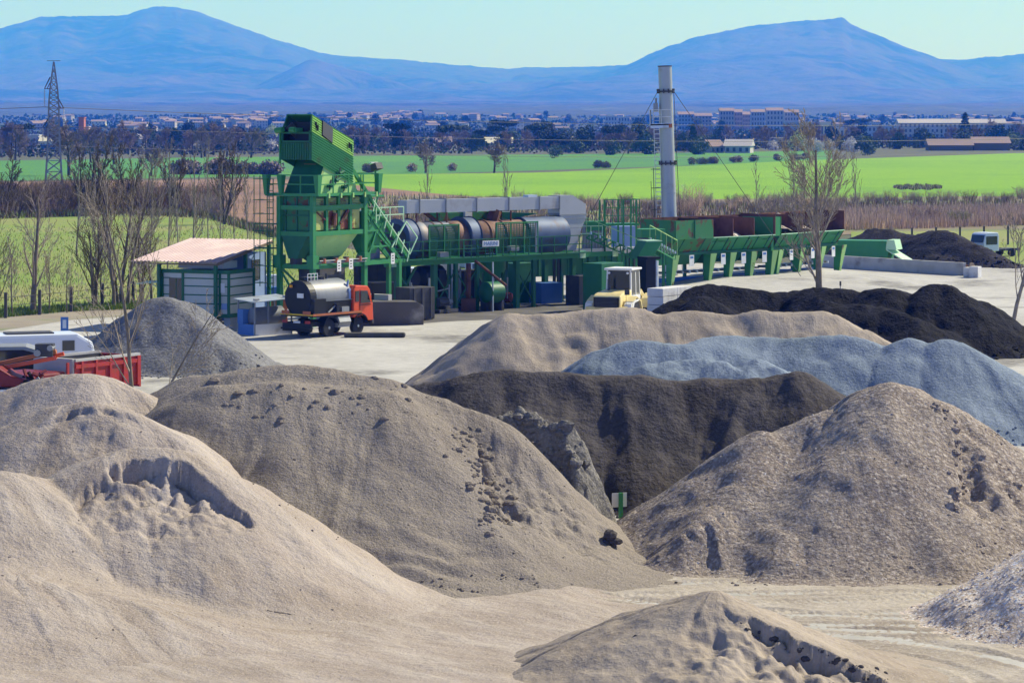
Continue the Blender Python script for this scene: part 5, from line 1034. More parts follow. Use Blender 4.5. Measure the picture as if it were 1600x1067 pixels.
# ------------------------------------------------------------------ site cabin
def build_cabin():
    T = thing('site_cabin', 'cream site cabin in a green frame under a wide sloping reddish roof', 'cabin', (-16.2,163.0,0), R(-23))
    w = MB(); z0, z1 = .85, 3.3
    w.box(-4.4,.04,z0,-.05,3.0,z1,0); w.build('wall', ['cream'], T)
    f = MB(); 
    for x in (-4.4,-2.95 if False else -3.05,-.95,-.62,-.06): f.box(x-.07,-.02,z0-.1,x+.07,.1,z1+.02)
    for z in (z0-.05, z1): f.box(-4.45,-.03,z-.12,.03,.06,z+.1); f.box(-.04,0,z-.12,.04,3.0,z+.1)
    f.box(-.05,2.9,z0-.1,.05,3.05,z1+.1)
    for z in (1.45,1.95,2.45,2.9):
        f.box(-4.4,.0,z-.03,-3.9 if z > 1.5 else -.06,.045,z+.03); f.box(-3.05,.0,z-.03,-.06,.045,z+.03); f.box(-.05,.05,z-.03,-.004,2.95,z+.03)
    f.build('frame', ['green_dark'], T)
    g = MB(); g.box(-3.95,-.0,1.3,-3.1,.05,2.9,0); g.box(-3.5,-.01,1.3,-3.46,.0,2.9,1); g.build('window', ['glass', 'green_dark'], T)
    g = MB(); g.box(-.55,-.01,2.1,-.3,.03,2.65,0); g.build('notice', ['white'], T); g = MB(); g.box(-.5,-.01,1.15,-.15,.03,1.5,0); g.build('blue_notice', ['blue_wall'], T)
    r = MB(); y0, y1 = -.5, 6.3; a = V3((-6.2,y0,3.85)); b = V3((-.55,y0,3.85)); dv = V3((0,y1-y0,1.02)); 
    r.corr(a, b-a, dv, 22, .05, 0); r.build('roof', ['roof_sheet'], T)
    r = MB(); r.beam(b+V3((.02,0,-.1)), b+dv+V3((.02,0,-.1)), .05, .16); r.beam(a+V3((0,0,-.12)), b+V3((0,0,-.12)), .06, .08); 
    for t in (.3,.6,.95): r.beam(a+dv*t+V3((0,0,-.14)), b+dv*t+V3((0,0,-.14)), .08, .12)
    r.build('roof_beam', ['wood'], T)
    for (x, y, h) in ((-4.5,-.2,3.7), (-.75,-.25,3.7), (-.6,3.05,4.2), (-.6,6.0,4.7), (-4.5,6.0,4.7)): g = MB(); g.box(x-.09,y-.09,0,x+.09,y+.09,h); g.build('post', ['green_dark'], T)
    g = MB(); g.box(-4.3,3.4,.2,-.7,5.8,4.2,0); g.box(-3.9,1.0,3.42,-.9,2.6,3.85,1); g.build('rear_room', ['blue_wall', 'cream'], T)
    g = MB(); g.box(-.7,4.0,2.6,-.66,4.9,3.8); g.build('rear_window', ['glass'], T)
    g = MB(); g.box(-4.3,.3,0,-3.9,2.8,.74); g.box(-.5,.3,0,-.1,2.8,.74); g.box(-2.4,.3,0,-2.0,2.8,.74); g.build('support_block', ['conc'], T)
    g = MB(); g.hexa([(-6.3,.3,2.45),(-4.5,.3,2.6),(-4.5,1.3,2.7),(-6.3,1.3,2.55),(-6.3,.3,2.49),(-4.5,.3,2.64),(-4.5,1.3,2.74),(-6.3,1.3,2.59)]); g.beam((-4.5,.8,1.9),(-5.6,.8,2.5),.05); g.build('awning', ['mint'], T)
build_cabin()
for i, (px, d, m, hh, lb) in enumerate(((424,172,'blue',1.9,'blue upright tank between the cabin and the tower'),(430,169,'orange_dull',1.4,'orange barrel rack between the cabin and the tower'),(421,176,'van_white',2.4,'white container behind the blue tank near the tower ladder'))):
    bigbox(px-6, d, R(20), 1.0, .9, .1, hh, m, ('upright_tank','barrel_rack','white_container')[i], lb, ('tank','rack','container')[i])
# ------------------------------------------------------------------ vehicles at the left
def build_van():
    T = thing('white_van', 'white panel van with a small dark window seen over the left sand mounds', 'van', at(60,128), R(165))
    T.rotation_euler = (0,0,R(20))
    g = MB(); g.prism([(-1.9,-.95,.45),(-1.9,-.95,2.35),(-1.6,-.95,2.55),(1.4,-.95,2.55),(1.75,-.95,2.35),(2.1,-.95,1.6),(2.85,-.95,1.4),(2.95,-.95,.9),(2.9,-.95,.45)] if False else [(-3.0,-.95,.45),(-3.0,-.95,2.35),(-2.7,-.95,2.5),(1.6,-.95,2.5),(2.3,-.95,2.1),(2.42,-.95,1.5),(2.42,-.95,.45)], (0,1.9,0)); g.build('body', ['van_white'], T, smooth=False, bevel=.14)
    g = MB(); g.box(.9,-.975,1.75,1.45,-.945,2.2); g.box(2.40,-.7,1.5,2.44,.7,2.0) if False else None; g.build('window', ['glass'], T)
    g = MB(); g.box(2.4,-.96,1.35,2.48,.96,1.42,0); g.box(-2.9,-.97,1.3,1.9,-.945,1.36,0); g.build('trim', ['van_white'], T)
    g = MB(); g.box(-1.5,-.6,2.5,.6,.5,2.56,0); g.build('roof_hatch', ['steel_dark'], T)
    for x in (-2.0, 1.5):
        for y in (-.85, .85): wheel(T, x, y, .35, .22)
build_van()
def build_dump():
    T = thing('dump_truck', 'red tipper truck body with a rusty open bed behind the left sand mounds', 'tipper truck', at(215,118.6), R(141))
    T.rotation_euler = (0,0,R(236))   # local x runs to the left and slightly nearer
    L = 3.9; zt = 2.3
    g = MB(); g.box(0,0,1.1,L,.08,zt,0); 
    for i in range(6): x = .05+i*.85; g.box(x,.08,1.1,x+.12,.16,zt,0)
    g.box(0,.08,zt-.28,L,.15,zt-.12,0); g.build('side_panel', ['red'], T)
    g = MB(); g.box(-.02,-.05,zt,L,.14,zt+.1,0); g.box(-.02,-2.2,zt,L,-2.05,zt+.1,0); g.build('top_rail', ['conc'], T)
    g = MB(); g.box(0,-2.15,1.1,L,-2.07,zt,1); g.box(L-.1,-2.1,1.1,L+.1,.05,zt+.12,0); g.box(0,-2.1,1.1,L,0,1.2,1); g.build('bed', ['conc', 'steel_dark'], T)
    g = MB(); g.box(-.1,-2.15,1.0,.0,.1,zt,0); g.build('tailgate', ['red'], T)
    g = MB(); g.box(0,-1.6,.6,L+3,-.5,.95); g.build('chassis', ['steel_dark'], T)
    for x in (.9,2.1,6.3):
        for y in (-1.9, -.2): wheel(T, x, y, .5, .35)
    c = MB(); c.box(L+.5,-2.15,.8,L+2.4,.05,1.95); c.build('cab', ['red_dark'], T, bevel=.08)
    return T
build_dump()
def build_crane():
    T = thing('crane_truck', 'dark red lorry loader crane with orange folded booms at the left edge', 'crane truck', at(0,112.5), 0)
    g = MB(); g.box(-3,-1.1,.7,1.0,1.1,1.0,0); g.box(-3.0,-1.15,1.0,1.0,1.15,1.55,1); g.build('flatbed', ['steel_dark', 'white'], T)
    g = MB(); g.prism([(-1.6,-1.0,1.6),(1.2,-1.0,1.65),(1.35,-1.0,1.9),(.6,-1.0,2.1),(.1,-1.0,2.4),(-1.6,-1.0,2.45)], (0,1.6,0)); g.build('tarpaulin', ['red_dark'], T, bevel=.08)
    g = MB(); g.box(-1.0,-1.03,1.95,-.4,-1.0,2.3); g.build('plate', ['white'], T)
    for z0, z1, m in ((2.25,2.95,'orange_dull'), (2.1,2.7,'orange')):
        g = MB(); g.beam((-1.0,.2,z0),(2.2,.2,z1),.3,.16); g.build('boom', [m], T, bevel=.02)
    g = MB(); g.box(1.4,-.1,2.75,2.1,.5,3.25,0); g.tube((1.5,-.2,2.9),(1.5,.6,2.9),.14,m=1); g.tube((2.0,-.2,3.1),(2.0,.6,3.1),.12,m=1); g.tube((2.1,.2,2.75),(2.5,.2,2.85),.08,m=2); g.build('boom_head', ['steel_dark', 'grey', 'orange'], T)
    g = MB(); rr = random.Random(3)
    for i in range(26): p = V3((1.1+rr.random()*.6, -1+rr.random()*.8, 1.2+rr.random()*1.0)); g.tube(p, p+V3((rr.uniform(-.3,.3), rr.uniform(-.2,.2), rr.uniform(-.3,.3))), .05+.05*rr.random(), n=6, m=i % 3)
    g.build('hydraulic_hoses', ['black', 'red_dark', 'grey'], T)
    for x in (-1.8,.2): wheel(T, x, -1.0, .45, .3)
build_crane()
T = thing('parked_car', 'dark windowed grey van parked behind the crane at the left edge', 'van', at(8,122), R(8))
g = MB(); g.prism([(-3,-.95,.4),(-3,-.95,2.45),(.9,-.95,2.45),(1.7,-.95,2.2),(2.4,-.95,1.5),(2.9,-.95,1.2),(2.9,-.95,.4)], (0,1.9,0)); g.build('body', ['grey'], T, bevel=.08)
g = MB(); g.prism([(-2.8,-.97,1.4),(-2.8,-.97,2.3),(.8,-.97,2.3),(1.5,-.97,2.1),(2.05,-.97,1.5)], (0,.03,0)); g.build('window', ['glass'], T)
for x in (-2,1.8):
    for y in (-.85,.85): wheel(T, x, y, .33, .2)
# signs and posts
def sign(px, d, h, w, hh, m, label, name='sign_post', post='grey', z=None, rz=0):
    T = thing(name, label, 'sign', at(px, d), rz); g = MB(); g.beam((0,0,0),(0,0,h),.05); g.build('post', [post], T)
    g = MB(); g.box(-w/2,-.05,h-hh,w/2,-.03,h); g.build('panel', [m], T); return T
T = sign(101, 153, 1.45, .42, .75, 'blue', 'small blue information sign on a pole in the left yard'); g = MB(); g.box(-.1,-.07,.85,.1,-.055,1.3); g.build('pictogram', ['tin'], T)
T = thing('sign_post', 'white rectangular sign seen from behind on a green post between the heaps', 'sign', at(970,84.8), R(25)); g = MB(); g.box(-.05,-.05,0,.05,.05,1.05,0); g.build('post', ['green'], T)
g = MB(); g.box(-.26,.055,.62,.23,.075,1.04,0); g.build('panel', ['white'], T)
sign(1313, 185, 1.5, .12, .3, 'steel_dark', 'thin pole with a small dark head beside the right bare tree', 'marker_pole')
# ------------------------------------------------------------------ bare trees and brush
def grow(q, segs, p, d, L, r, lvl, maxl, wob, up, kids, spread, taper=.25, minr=.006, ratio=.52, first=.2):
    n = 7 if lvl == 0 else 5 if lvl == 1 else 4 if lvl == 2 else 3
    d = d.normalized(); pts = [(p.copy(), r)]
    for i in range(n):
        f = (i+1)/n; d = (d+V3((q.gauss(0,wob), q.gauss(0,wob), q.gauss(0,wob)+up))).normalized()
        p = p+d*(L/n); rr = max(minr, r*(1-f*(1-taper))); pts.append((p.copy(), rr))
        segs.append((pts[-2][0], pts[-1][0], pts[-2][1], rr, lvl))
    if lvl >= maxl: return
    k = kids[lvl]
    for j in range(k):
        f = first+(1-first)*((j+q.random()*.9)/k) if lvl == 0 else .15+.85*((j+q.random())/k)
        i = min(int(f*n), n-1); t = f*n-i; a, ra = pts[i]; b, rb = pts[i+1]; c = a.lerp(b, t)
        axis = (b-a).normalized(); az = q.random()*6.283+j*2.4; u = axis.orthogonal().normalized(); v = axis.cross(u)
        sp = spread[lvl]*q.uniform(.7,1.25); nd = axis*math.cos(sp)+(u*math.cos(az)+v*math.sin(az))*math.sin(sp)
        LL = L*ratio*(1.15-.75*f if lvl == 0 else 1-.5*f)*q.uniform(.7,1.2)
        grow(q, segs, c, nd, LL, max(minr, min(ra,rb)*q.uniform(.36,.52)), lvl+1, maxl, wob*1.15, up, kids, spread, taper, minr, ratio, first)
def segmesh(name, segs, mats, sides=lambda r: 3, mi=lambda lv: 0):
    g = MB()
    for a, b, r0, r1, lv in segs: g.tube(a, b, r0, r1, sides(max(r0, r1)), mi(lv), False)
    return g.mesh(name, mats, True)
def bare_tree(seed, h, r, maxl=3, kids=(14,7,5), spread=(.6,.55,.5), up=.06, wob=.07, bark='bark', twig='twig_grey', lean=(0,0), minr=.008, ratio=.52, first=.2, trunks=1):
    q = random.Random(seed); segs = []
    for t in range(trunks):
        a = t*2.2+q.random(); l = V3((lean[0],lean[1],1)) if trunks == 1 else V3((.22*math.cos(a), .22*math.sin(a), 1))
        grow(q, segs, V3((.12*math.cos(a)*(trunks>1), .12*math.sin(a)*(trunks>1), -.1)), l, h*(1 if t == 0 else q.uniform(.7,.95)), r, 0, maxl, wob, up, kids, spread, minr=minr, ratio=ratio, first=first)
    tk = segmesh('trunk', [s for s in segs if s[4] == 0], [bark], lambda rr: 8); cr = segmesh('crown', [s for s in segs if s[4] > 0], [twig], lambda rr: 5 if rr > .05 else 3)
    return tk, cr
def place_tree(meshes, name, label, cat, loc, rz=0, sc=1, group=None):
    T = thing(name, label, cat, loc, rz, group); T.scale = (sc,sc,sc) if not isinstance(sc, tuple) else sc
    linkmesh('trunk', meshes[0], T); linkmesh('crown', meshes[1], T); return T
# big bare tree on the right
mR = bare_tree(11, 10.3, .24, 4, (17,8,6,4), (.62,.5,.5,.5), .075, .05, 'bark', 'bark_pale', minr=.012, ratio=.56, first=.12)
place_tree(mR, 'bare_tree', 'tall bare tree growing on a black mound in front of the far feed bins', 'tree', at(1281,186,-.1), .7)
g = MB(); me_, gg = pile('mound', 'small black mound at the foot of the tall bare tree', 'mound', [(Rg((1255,452,186),(1300,450,186)),.8)], ['asphalt_black'], .15, 133, rough=.1, streak=.05, toe=.1)
mR2 = bare_tree(23, 9.6, .13, 4, (16,7,5,3), (.5,.5,.5,.5), .07, .09, 'bark_pale', 'bark_pale', minr=.012, lean=(.1,0), ratio=.5, first=.1)
place_tree(mR2, 'bare_tree', 'slender pale bare tree beside the right edge, rising from the black heap', 'tree', at(1582,168,-.1), .7)
# sapling behind the left mounds, leaning stems
mL = bare_tree(31, 8.6, .10, 4, (11,6,4,3), (.55,.5,.5,.5), .05, .05, 'bark', 'bark_pale', minr=.008, ratio=.5, first=.1, lean=(-.08,.0))
place_tree(mL, 'bare_tree', 'bare pale twigged tree standing in front of the grey gravel cone at the left', 'tree', at(209,113.5,0), 1.0)
mL2 = bare_tree(37, 5.2, .07, 3, (10,6,4), (.5,.5,.5), .03, .06, 'bark', 'bark_pale', minr=.009, ratio=.5, lean=(.75,.1), first=.25)
place_tree(mL2, 'bare_sapling', 'thin leaning bare sapling right of the pale twigged tree', 'tree', at(224,113,0), 0)
# row of trees along the left verge
tv = [bare_tree(50+i, h, r, 3, k, s, u, .06, 'bark', tw, minr=.010, ratio=.5, first=f, trunks=n) for i, (h, r, k, s, u, tw, f, n) in enumerate((
    (7.5,.20,(14,7,4),(.62,.5,.5),.08,'twig_grey',.15,1), (9,.14,(14,6,4),(.4,.45,.5),.09,'bark_pale',.12,1), (8,.13,(12,6,4),(.42,.45,.5),.08,'twig_olive',.1,2), (6,.14,(13,7,4),(.55,.5,.5),.06,'twig_olive',.1,2), (4.2,.06,(12,6,4),(.4,.45,.5),.06,'twig_grey',.2,1)))]
vt = [(52,490,0,1.0,'bushy crowned bare tree, leftmost full tree on the verge'),(-6,492,2,1.0,'bare tree half cut by the left edge'),(19,494,4,1.0,'slim bare sapling at the left edge of the verge'),(76,489,4,.8,'small slim sapling right of the bushy crowned tree'),
      (150,481,3,1.05,'two stemmed bare tree with a dark olive crown on the verge'),(159,480,4,.9,'slim sapling touching the two stemmed olive tree'),(178,482,1,.95,'tall pale poplar, first right of the olive tree'),(188,478,2,1.1,'tall dark multi stemmed tree in the middle of the verge clump'),(200,479,1,1.0,'tall pale poplar at the centre of the verge clump'),(219,476,3,.9,'dark bushy tree at the right side of the verge clump'),(237,474,1,.75,'shorter pale poplar beside the cabin awning'),(105,489,4,.7,'smallest sapling standing alone on the verge')]
for i, (px, py, k, sc, lb) in enumerate(vt): place_tree(tv[k], 'bare_tree', lb, 'tree', GP(px, py), i*1.9, sc, 'bare trees along the left verge')
# pale poplar saplings in the meadow behind the cabin
pop = [bare_tree(70+i, 8.0, .08, 3, (13,5,3), (.33,.4,.45), .09, .04, 'bark_pale', 'bark_pale', minr=.018, ratio=.38, first=.12) for i in range(3)]
lb2 = [(300,430,'far left of the three poplars above the cabin roof'),(345,425,'slim poplar above the middle of the cabin roof'),(388,415,'slim poplar above the right side of the cabin roof'),(262,438,'slim poplar left of the cabin roof'),(366,400,'short poplar behind the cabin roof'),(278,400,'distant poplar in the meadow left of the roof'),(235,405,'distant poplar behind the verge clump'),(325,395,'distant poplar above the left end of the roof'),(150,420,'slim poplar standing in the open meadow'),(120,400,'second slim poplar in the open meadow'),
       (668,352,'slim poplar left of the duct end'),(795,385,'slim poplar above the middle of the dryer duct'),(1180,360,'slim pale poplar behind the near feed bins'),(1240,358,'slim pale poplar behind the far feed bins'),(1340,352,'slim pale poplar right of the tall bare tree')]
for i, (px, py, lb) in enumerate(lb2): place_tree(pop[i % 3], 'poplar_tree', lb, 'tree', GP(px, py), i*2.1, (.8+.25*((i*7) % 4)/3, .8, .85+.3*((i*5) % 4)/3) if i > 0 else 1.1, 'slim bare poplars around the plant')
# brush
def brush_mesh(seed, n, h, w, mats, thick=.02, curve=.25, sub=3):
    q = random.Random(seed); g = MB()
    for i in range(n):
        a = q.random()*6.283; rr = w*.35*math.sqrt(q.random()); p = V3((rr*math.cos(a), rr*math.sin(a), 0)); L = h*q.uniform(.45,1)
        d = V3((math.cos(a)*curve*q.uniform(.2,1.6), math.sin(a)*curve*q.uniform(.2,1.6), 1)).normalized(); m = q.randrange(len(mats))
        b = p+d*L*.55; c = b+(d+V3((q.gauss(0,.12), q.gauss(0,.12), .15))).normalized()*L*.45
        g.tube(p,b,thick*1.4,thick,3,m,False); g.tube(b,c,thick,thick*.4,3,m,False)
        for _ in range(sub):
            t = q.uniform(.3,1); s = p.lerp(b, t) if q.random() < .5 else b.lerp(c, t); e = s+V3((q.gauss(0,.35), q.gauss(0,.35), q.uniform(.3,1))).normalized()*L*q.uniform(.15,.35); g.tube(s,e,thick*.7,thick*.3,3,m,False)
    return g.mesh('shrub', mats, True)
bz = [brush_mesh(100+i, 120, h, w, m, t, c, 4) for i, (h, w, m, t, c) in enumerate(((4.6,5,['twig_olive','bark_dark'],.03,.35),(5.6,4.5,['twig_olive','twig_brown'],.028,.25),(3.6,5,['twig_brown','twig_grey'],.028,.4),(4.2,4,['twig_grey','bark_pale'],.026,.3),(2.2,4,['twig_brown','twig_grey'],.024,.45),(5,4,['twig_tan','twig_grey'],.026,.3)))]
qb = random.Random(9)
def shrub(k, loc, sc, label, group, name='shrub'):
    o = linkmesh(name, bz[k] if isinstance(k, int) else k, None, loc, qb.random()*6.28); s = sc*qb.uniform(.85,1.15); o.scale = (s*qb.uniform(.9,1.3), s*qb.uniform(.9,1.3), s*qb.uniform(.8,1.2)); tag(o, label, 'shrub', group)
for i in range(120):                     # the hedge behind the meadow at the left
    px = -60+i*(500/150)+qb.gauss(0,3); edge = np.interp(px, [-60,0,200,320,420,480], [342,341,332,337,364,372]); dpt = qb.random()
    k = qb.choice([0,0,1,1,2] if px < 270 else [2,2,3,3,1]); 
    shrub(k, GP(px, edge-1-dpt*14), (.70 if px < 130 else .56) if px < 270 else .58, 'dark olive bare shrub of the thick hedge behind the left meadow' if px < 270 else 'pale brown bare shrub of the hedge above the cabin roof', 'shrubs of the hedge behind the left meadow' if px < 270 else 'shrubs of the hedge above the cabin')
tb = [bare_tree(140+i, 7.5, .16, 3, (16,8,5), (.45,.5,.5), .07, .06, 'bark_dark', 'twig_olive', minr=.026, ratio=.45, first=.1, trunks=2) for i in range(2)]
for i, (px, lb) in enumerate(((4,'tall dark bare hedge tree at the left edge'),(140,'broad dark bare tree rising from the hedge right of the pylon'),(148,'second broad dark bare tree rising beside the first'),(272,'tall dark bare tree where the hedge turns paler'),(205,'dark bare hedge tree above the verge clump'),(350,'bare hedge tree above the cabin roof'))):
    place_tree(tb[i % 2], 'hedge_tree', lb, 'tree', GP(px, 336 if px < 300 else 350), i*2.3, (1.0,1.0,.95+.1*(i % 3)), 'taller bare trees in the left hedge')
for i in range(56):                      # brush between plant and fields on the right
    px = 560+i*(1080/70)+qb.gauss(0,6); y = np.interp(px, [560,700,1000,1300,1650], [350,338,336,322,330])+qb.uniform(-14,16)
    shrub(qb.choice([2,3,4,4,5]), GP(px, y), .36, 'low grey brown bare shrub in the scrub strip behind the plant', 'bare shrubs of the scrub strip')
for i in range(46):
    px = 700+i*20.5+qb.gauss(0,5); shrub(qb.choice([3,3,2]), GP(px, np.interp(px,[700,1000,1600],[318,320,312])+qb.uniform(-2,4)), .38, 'grey bare shrub along the near border of the bright green field', 'bare shrubs along the green field')
for px, y, k, s, lb in ((1073,340,5,.9,'large tan bare shrub beside the chimney'),(1210,348,3,.8,'pale spreading bare shrub behind the near feed bins'),(1450,352,2,.6,'grey rounded bare shrub in front of the reeds')): shrub(k, GP(px, y), s, lb, None)
gb = brush_mesh(160, 160, 3.2, 4, ['bud_green','twig_grey'], .03, .4, 5); shrub(gb, GP(1500,352), .6, 'light green budding shrub in front of the brown reeds', None, 'budding_shrub')
for i in range(20): px = 1100+i*9; 
def blades(name, label, n, region, h, mats, w=.05, z=-.02):
    q = random.Random(len(name)*7); g = MB(); (x0, x1, f0, f1) = region
    for i in range(n):
        px = q.uniform(x0, x1); y = q.uniform(f0(px), f1(px)); p = GP(px, y)+V3((0,0,z)); hh = h*q.uniform(.5,1.1); a = q.random()*3.14; v = V3((math.cos(a)*w, math.sin(a)*w, 0)); t = V3((q.gauss(0,.12)*hh, q.gauss(0,.12)*hh, hh))
        m = q.randrange(len(mats)); g.add([p-v, p+v, p+v*.6+t*.6, p+t, p-v*.6+t*.6], [(0,1,2,4),(4,2,3)], m)
    tag(g.build(name, mats), label, None, kind='stuff')
blades('reeds', 'tan and reddish reeds behind the millings heap', 17000, (1235,1760, lambda x: np.interp(x,[1235,1400,1600],[340,333,330]), lambda x: np.interp(x,[1235,1330,1450,1600],[365,360,357,352])), 1.5, ['twig_tan','twig_tan','twig_tan','twig_grey'], .045)
blades('dry_grass', 'grey brown dry weeds over the scrub strip behind the plant', 15000, (545,1700, lambda x: np.interp(x,[545,700,1000,1600],[300,312,322,316]), lambda x: np.interp(x,[545,1000,1240,1700],[372,372,345,340])), 1.0, ['twig_brown','twig_grey','twig_olive','twig_tan','meadow'], .06)
blades('dry_weeds', 'rough dry weeds in front of the left hedge', 5000, (-80,520, lambda x: np.interp(x,[-80,200,320,420,520],[336,329,333,362,372]), lambda x: np.interp(x,[-80,200,320,420,520],[345,336,341,370,380])), .9, ['twig_olive','meadow','twig_brown'], .06)
blades('grass_tufts', 'fresh green grass along the left verge', 9000, (-90,420, lambda x: np.interp(x,[-90,0,200,420],[492,486,475,470]), lambda x: np.interp(x,[-90,0,110,200,420],[505,497,487,484,478])), .38, ['grass_edge','meadow'], .03)
blades('meadow_tufts', 'longer grass tufts across the left meadow', 12000, (-80,560, lambda x: 355, lambda x: 485), .25, ['meadow','meadow','twig_tan'], .03)
# fence posts
g0 = MB(); g0.box(-.09,-.09,0,.09,.09,1.55); pm_ = g0.mesh('fence_post', ['post'])
fx = [(9,497),(62,492),(111,487),(160,481),(-45,501),(208,477)]
for i, (px, py) in enumerate(fx): o = linkmesh('fence_post', pm_, None, GP(px,py)); tag(o, 'dark wooden fence post on the left verge, number %s counting from the left edge' % ['two','three','four','five','one','six'][i], 'post', 'fence posts along the left verge')
for i in range(8):
    px = 1425+i*37.5; o = linkmesh('fence_post', pm_, None, GP(px, 386-i*.9)); tag(o, 'thin dark fence post in the grass behind the millings heap, %s from the left' % ['first','second','third','fourth','fifth','sixth','seventh','eighth'][i], 'post', 'fence posts behind the millings heap'); o.scale = (.9,.9,1.15)
g = MB(); 
for a, b in ((4,0),(0,1),(1,2),(2,3),(3,5)):
    for z in (.75,1.25): g.tube(GP(*fx[a])+V3((0,0,z)), GP(*fx[b])+V3((0,0,z)), .018, n=4)
tag(g.build('fence_wire', 'post'), 'two wires running between the posts on the left verge', 'wire')
# ------------------------------------------------------------------ pylon and power line
def build_pylon():
    T = thing('power_pylon', 'tall steel lattice power pylon with insulator strings at the left', 'pylon', at(84,392,0), R(12)); g = MB()
    prof = [(0,1.3),(3,1.12),(6,.95),(9,.8),(11.5,.72),(14,.66),(16,.5),(17.8,.27),(19.6,.04)]
    def cor(z, w, k): s = ((-1,-1),(1,-1),(1,1),(-1,1))[k]; return V3((s[0]*w, s[1]*w, z))
    for (z0,w0),(z1,w1) in zip(prof, prof[1:]):
        n = 2 if z1 <= 9 else 3 if z1 < 17 else 2
        for k in range(4): g.beam(cor(z0,w0,k), cor(z1,w1,k), .16)
        for j in range(n):
            za, zb = z0+(z1-z0)*j/n, z0+(z1-z0)*(j+1)/n; wa, wb = w0+(w1-w0)*j/n, w0+(w1-w0)*(j+1)/n
            for k in range(4):
                g.beam(cor(za,wa,k), cor(zb,wb,(k+1)%4), .09); g.beam(cor(za,wa,(k+1)%4), cor(zb,wb,k), .09); g.beam(cor(zb,wb,k), cor(zb,wb,(k+1)%4), .08)
    g.build('lattice', ['grey'], T)
    for (z, s, L) in ((15.9,-1,.85),(13.2,1,1.0),(10.6,-1,1.15)):
        w = .62; a = MB(); tip = V3((s*(w+L*.75),0,z))
        for y in (-w,w): a.beam((s*w*.9,y,z),tip,.09); a.beam((s*w*.8,y,z+1.6),tip,.09); a.beam((s*w*.85,y,z+.8),(s*(w+L*.35),y*.5,z+.0),.06)
        a.build('cross_arm', ['steel_dark'], T)
        i = MB(); 
        for k in range(9): i.lathe((tip.x,0,tip.z-.35-k*.24), [(0,.05),(.04,.17),(.1,.05)], 8)
        i.tube((tip.x,0,tip.z-2.5),(tip.x,0,tip.z),.03,n=5); i.build('insulator', ['tin'], T)
        wr = MB(); e = V3((tip.x,0,tip.z-2.5))
        for dx, dy, dz in ((-150,-60,3),(260,140,-1)):
            p0 = e
            for j in range(1, 15): t = j/14; p1 = e+V3((dx*t,dy*t,dz*t-14*t*(1-t)*.7)); wr.tube(p0,p1,.035,n=4); p0 = p1
        wr.build('power_line', ['steel_dark'], T)
    a = MB(); a.beam((-.9,0,19.75),(.9,0,19.75),.07); a.build('top_bar', ['steel_dark'], T)
build_pylon()
# ------------------------------------------------------------------ far trees
def leafy(seed, h, w, n, mat_, leaf=.5, trunk=.18, base=.15, shape='round', lobes=9):
    q = random.Random(seed); g = MB(); cs = []
    for i in range(lobes):
        a = q.random()*6.283; t = q.random()
        if shape == 'round': z = h*(.16+.72*t); rr = w*.33*math.sin(math.pi*min(1,.2+.75*t))*q.random()**.5*1.3; s = w*.26*q.uniform(.7,1.2)
        elif shape == 'umbrella': z = h*q.uniform(.8,.92); rr = w*.42*math.sqrt(q.random()); s = w*.2
        elif shape == 'cone': z = h*(.12+.8*i/lobes); rr = 0; s = w*.5*(1-.85*i/lobes)
        else: z = h*(.1+.85*i/lobes); rr = 0; s = w*.45*math.sin(math.pi*(.15+.8*i/lobes))
        cs.append((rr*math.cos(a), rr*math.sin(a), z, s))
    for i in range(n):
        x, y, z, s = cs[q.randrange(lobes)]; v = V3((q.gauss(0,1), q.gauss(0,1), q.gauss(0,1))).normalized()*s*q.uniform(.6,1.08); fl = .45 if shape == 'umbrella' else 1
        p = V3((x,y,z))+V3((v.x,v.y,v.z*fl)); u = V3((q.gauss(0,1), q.gauss(0,1), q.gauss(0,1))).normalized(); w_ = u.orthogonal().normalized(); L = leaf*q.uniform(.5,1.1)
        g.add([p-u*L, p-w_*L*.6, p+u*L, p+w_*L*.6], [(0,1,2,3)])
    t = MB(); t.tube((0,0,-.2),(0,0,h*.5),trunk,trunk*.6,6); top = V3((0,0,h*.45))
    for x, y, z, s in cs[:6]: t.tube(top,(x,y,z),trunk*.45,trunk*.15,4)
    return t.mesh('trunk', ['bark_dark'], True), g.mesh('crown', [mat_])
far = {'ev': [leafy(200+i, 7.5, 8, 900, 'leaf_dark', .55) for i in range(3)], 'um': [leafy(210+i, 8.5, 8.5, 800, 'leaf_dark', .5, shape='umbrella', lobes=12) for i in range(2)],
       'cone': [leafy(220, 11, 6, 800, 'leaf_dark', .5, shape='cone', lobes=10)], 'cyp': [leafy(225, 8, 2.2, 500, 'leaf_dark', .4, shape='col', lobes=9)], 'mid': [leafy(230+i, 4.5, 6, 700, 'leaf_mid', .45) for i in range(2)],
       'yel': [leafy(240, 8, 7, 900, 'leaf_yellow', .4)], 'blo': [leafy(245+i, 4, 6, 700, 'blossom', .4) for i in range(2)],
       'bare': [bare_tree(250+i, 7.5, .34, 3, (16,9,7), (.75,.6,.6), .02, .08, 'bark_dark', 'twig_far', minr=.05, ratio=.62, first=.18) for i in range(3)],
       'bush': [leafy(260+i, 2.0, 5, 500, 'twig_far', .35, trunk=.08) for i in range(2)]}
qf = random.Random(21)
LBL = {'ev': ('evergreen_tree','dark evergreen tree'), 'um': ('umbrella_pine','flat topped umbrella pine'), 'cone': ('fir_tree','tall dark pointed fir'), 'cyp': ('cypress_tree','narrow dark cypress'), 'mid': ('green_tree','low grey green tree'), 'yel': ('willow_tree','yellow green leafing tree'), 'blo': ('blossom_tree','white blossoming tree'), 'bare': ('bare_tree','brown bare tree'), 'bush': ('shrub','low dark bush')}
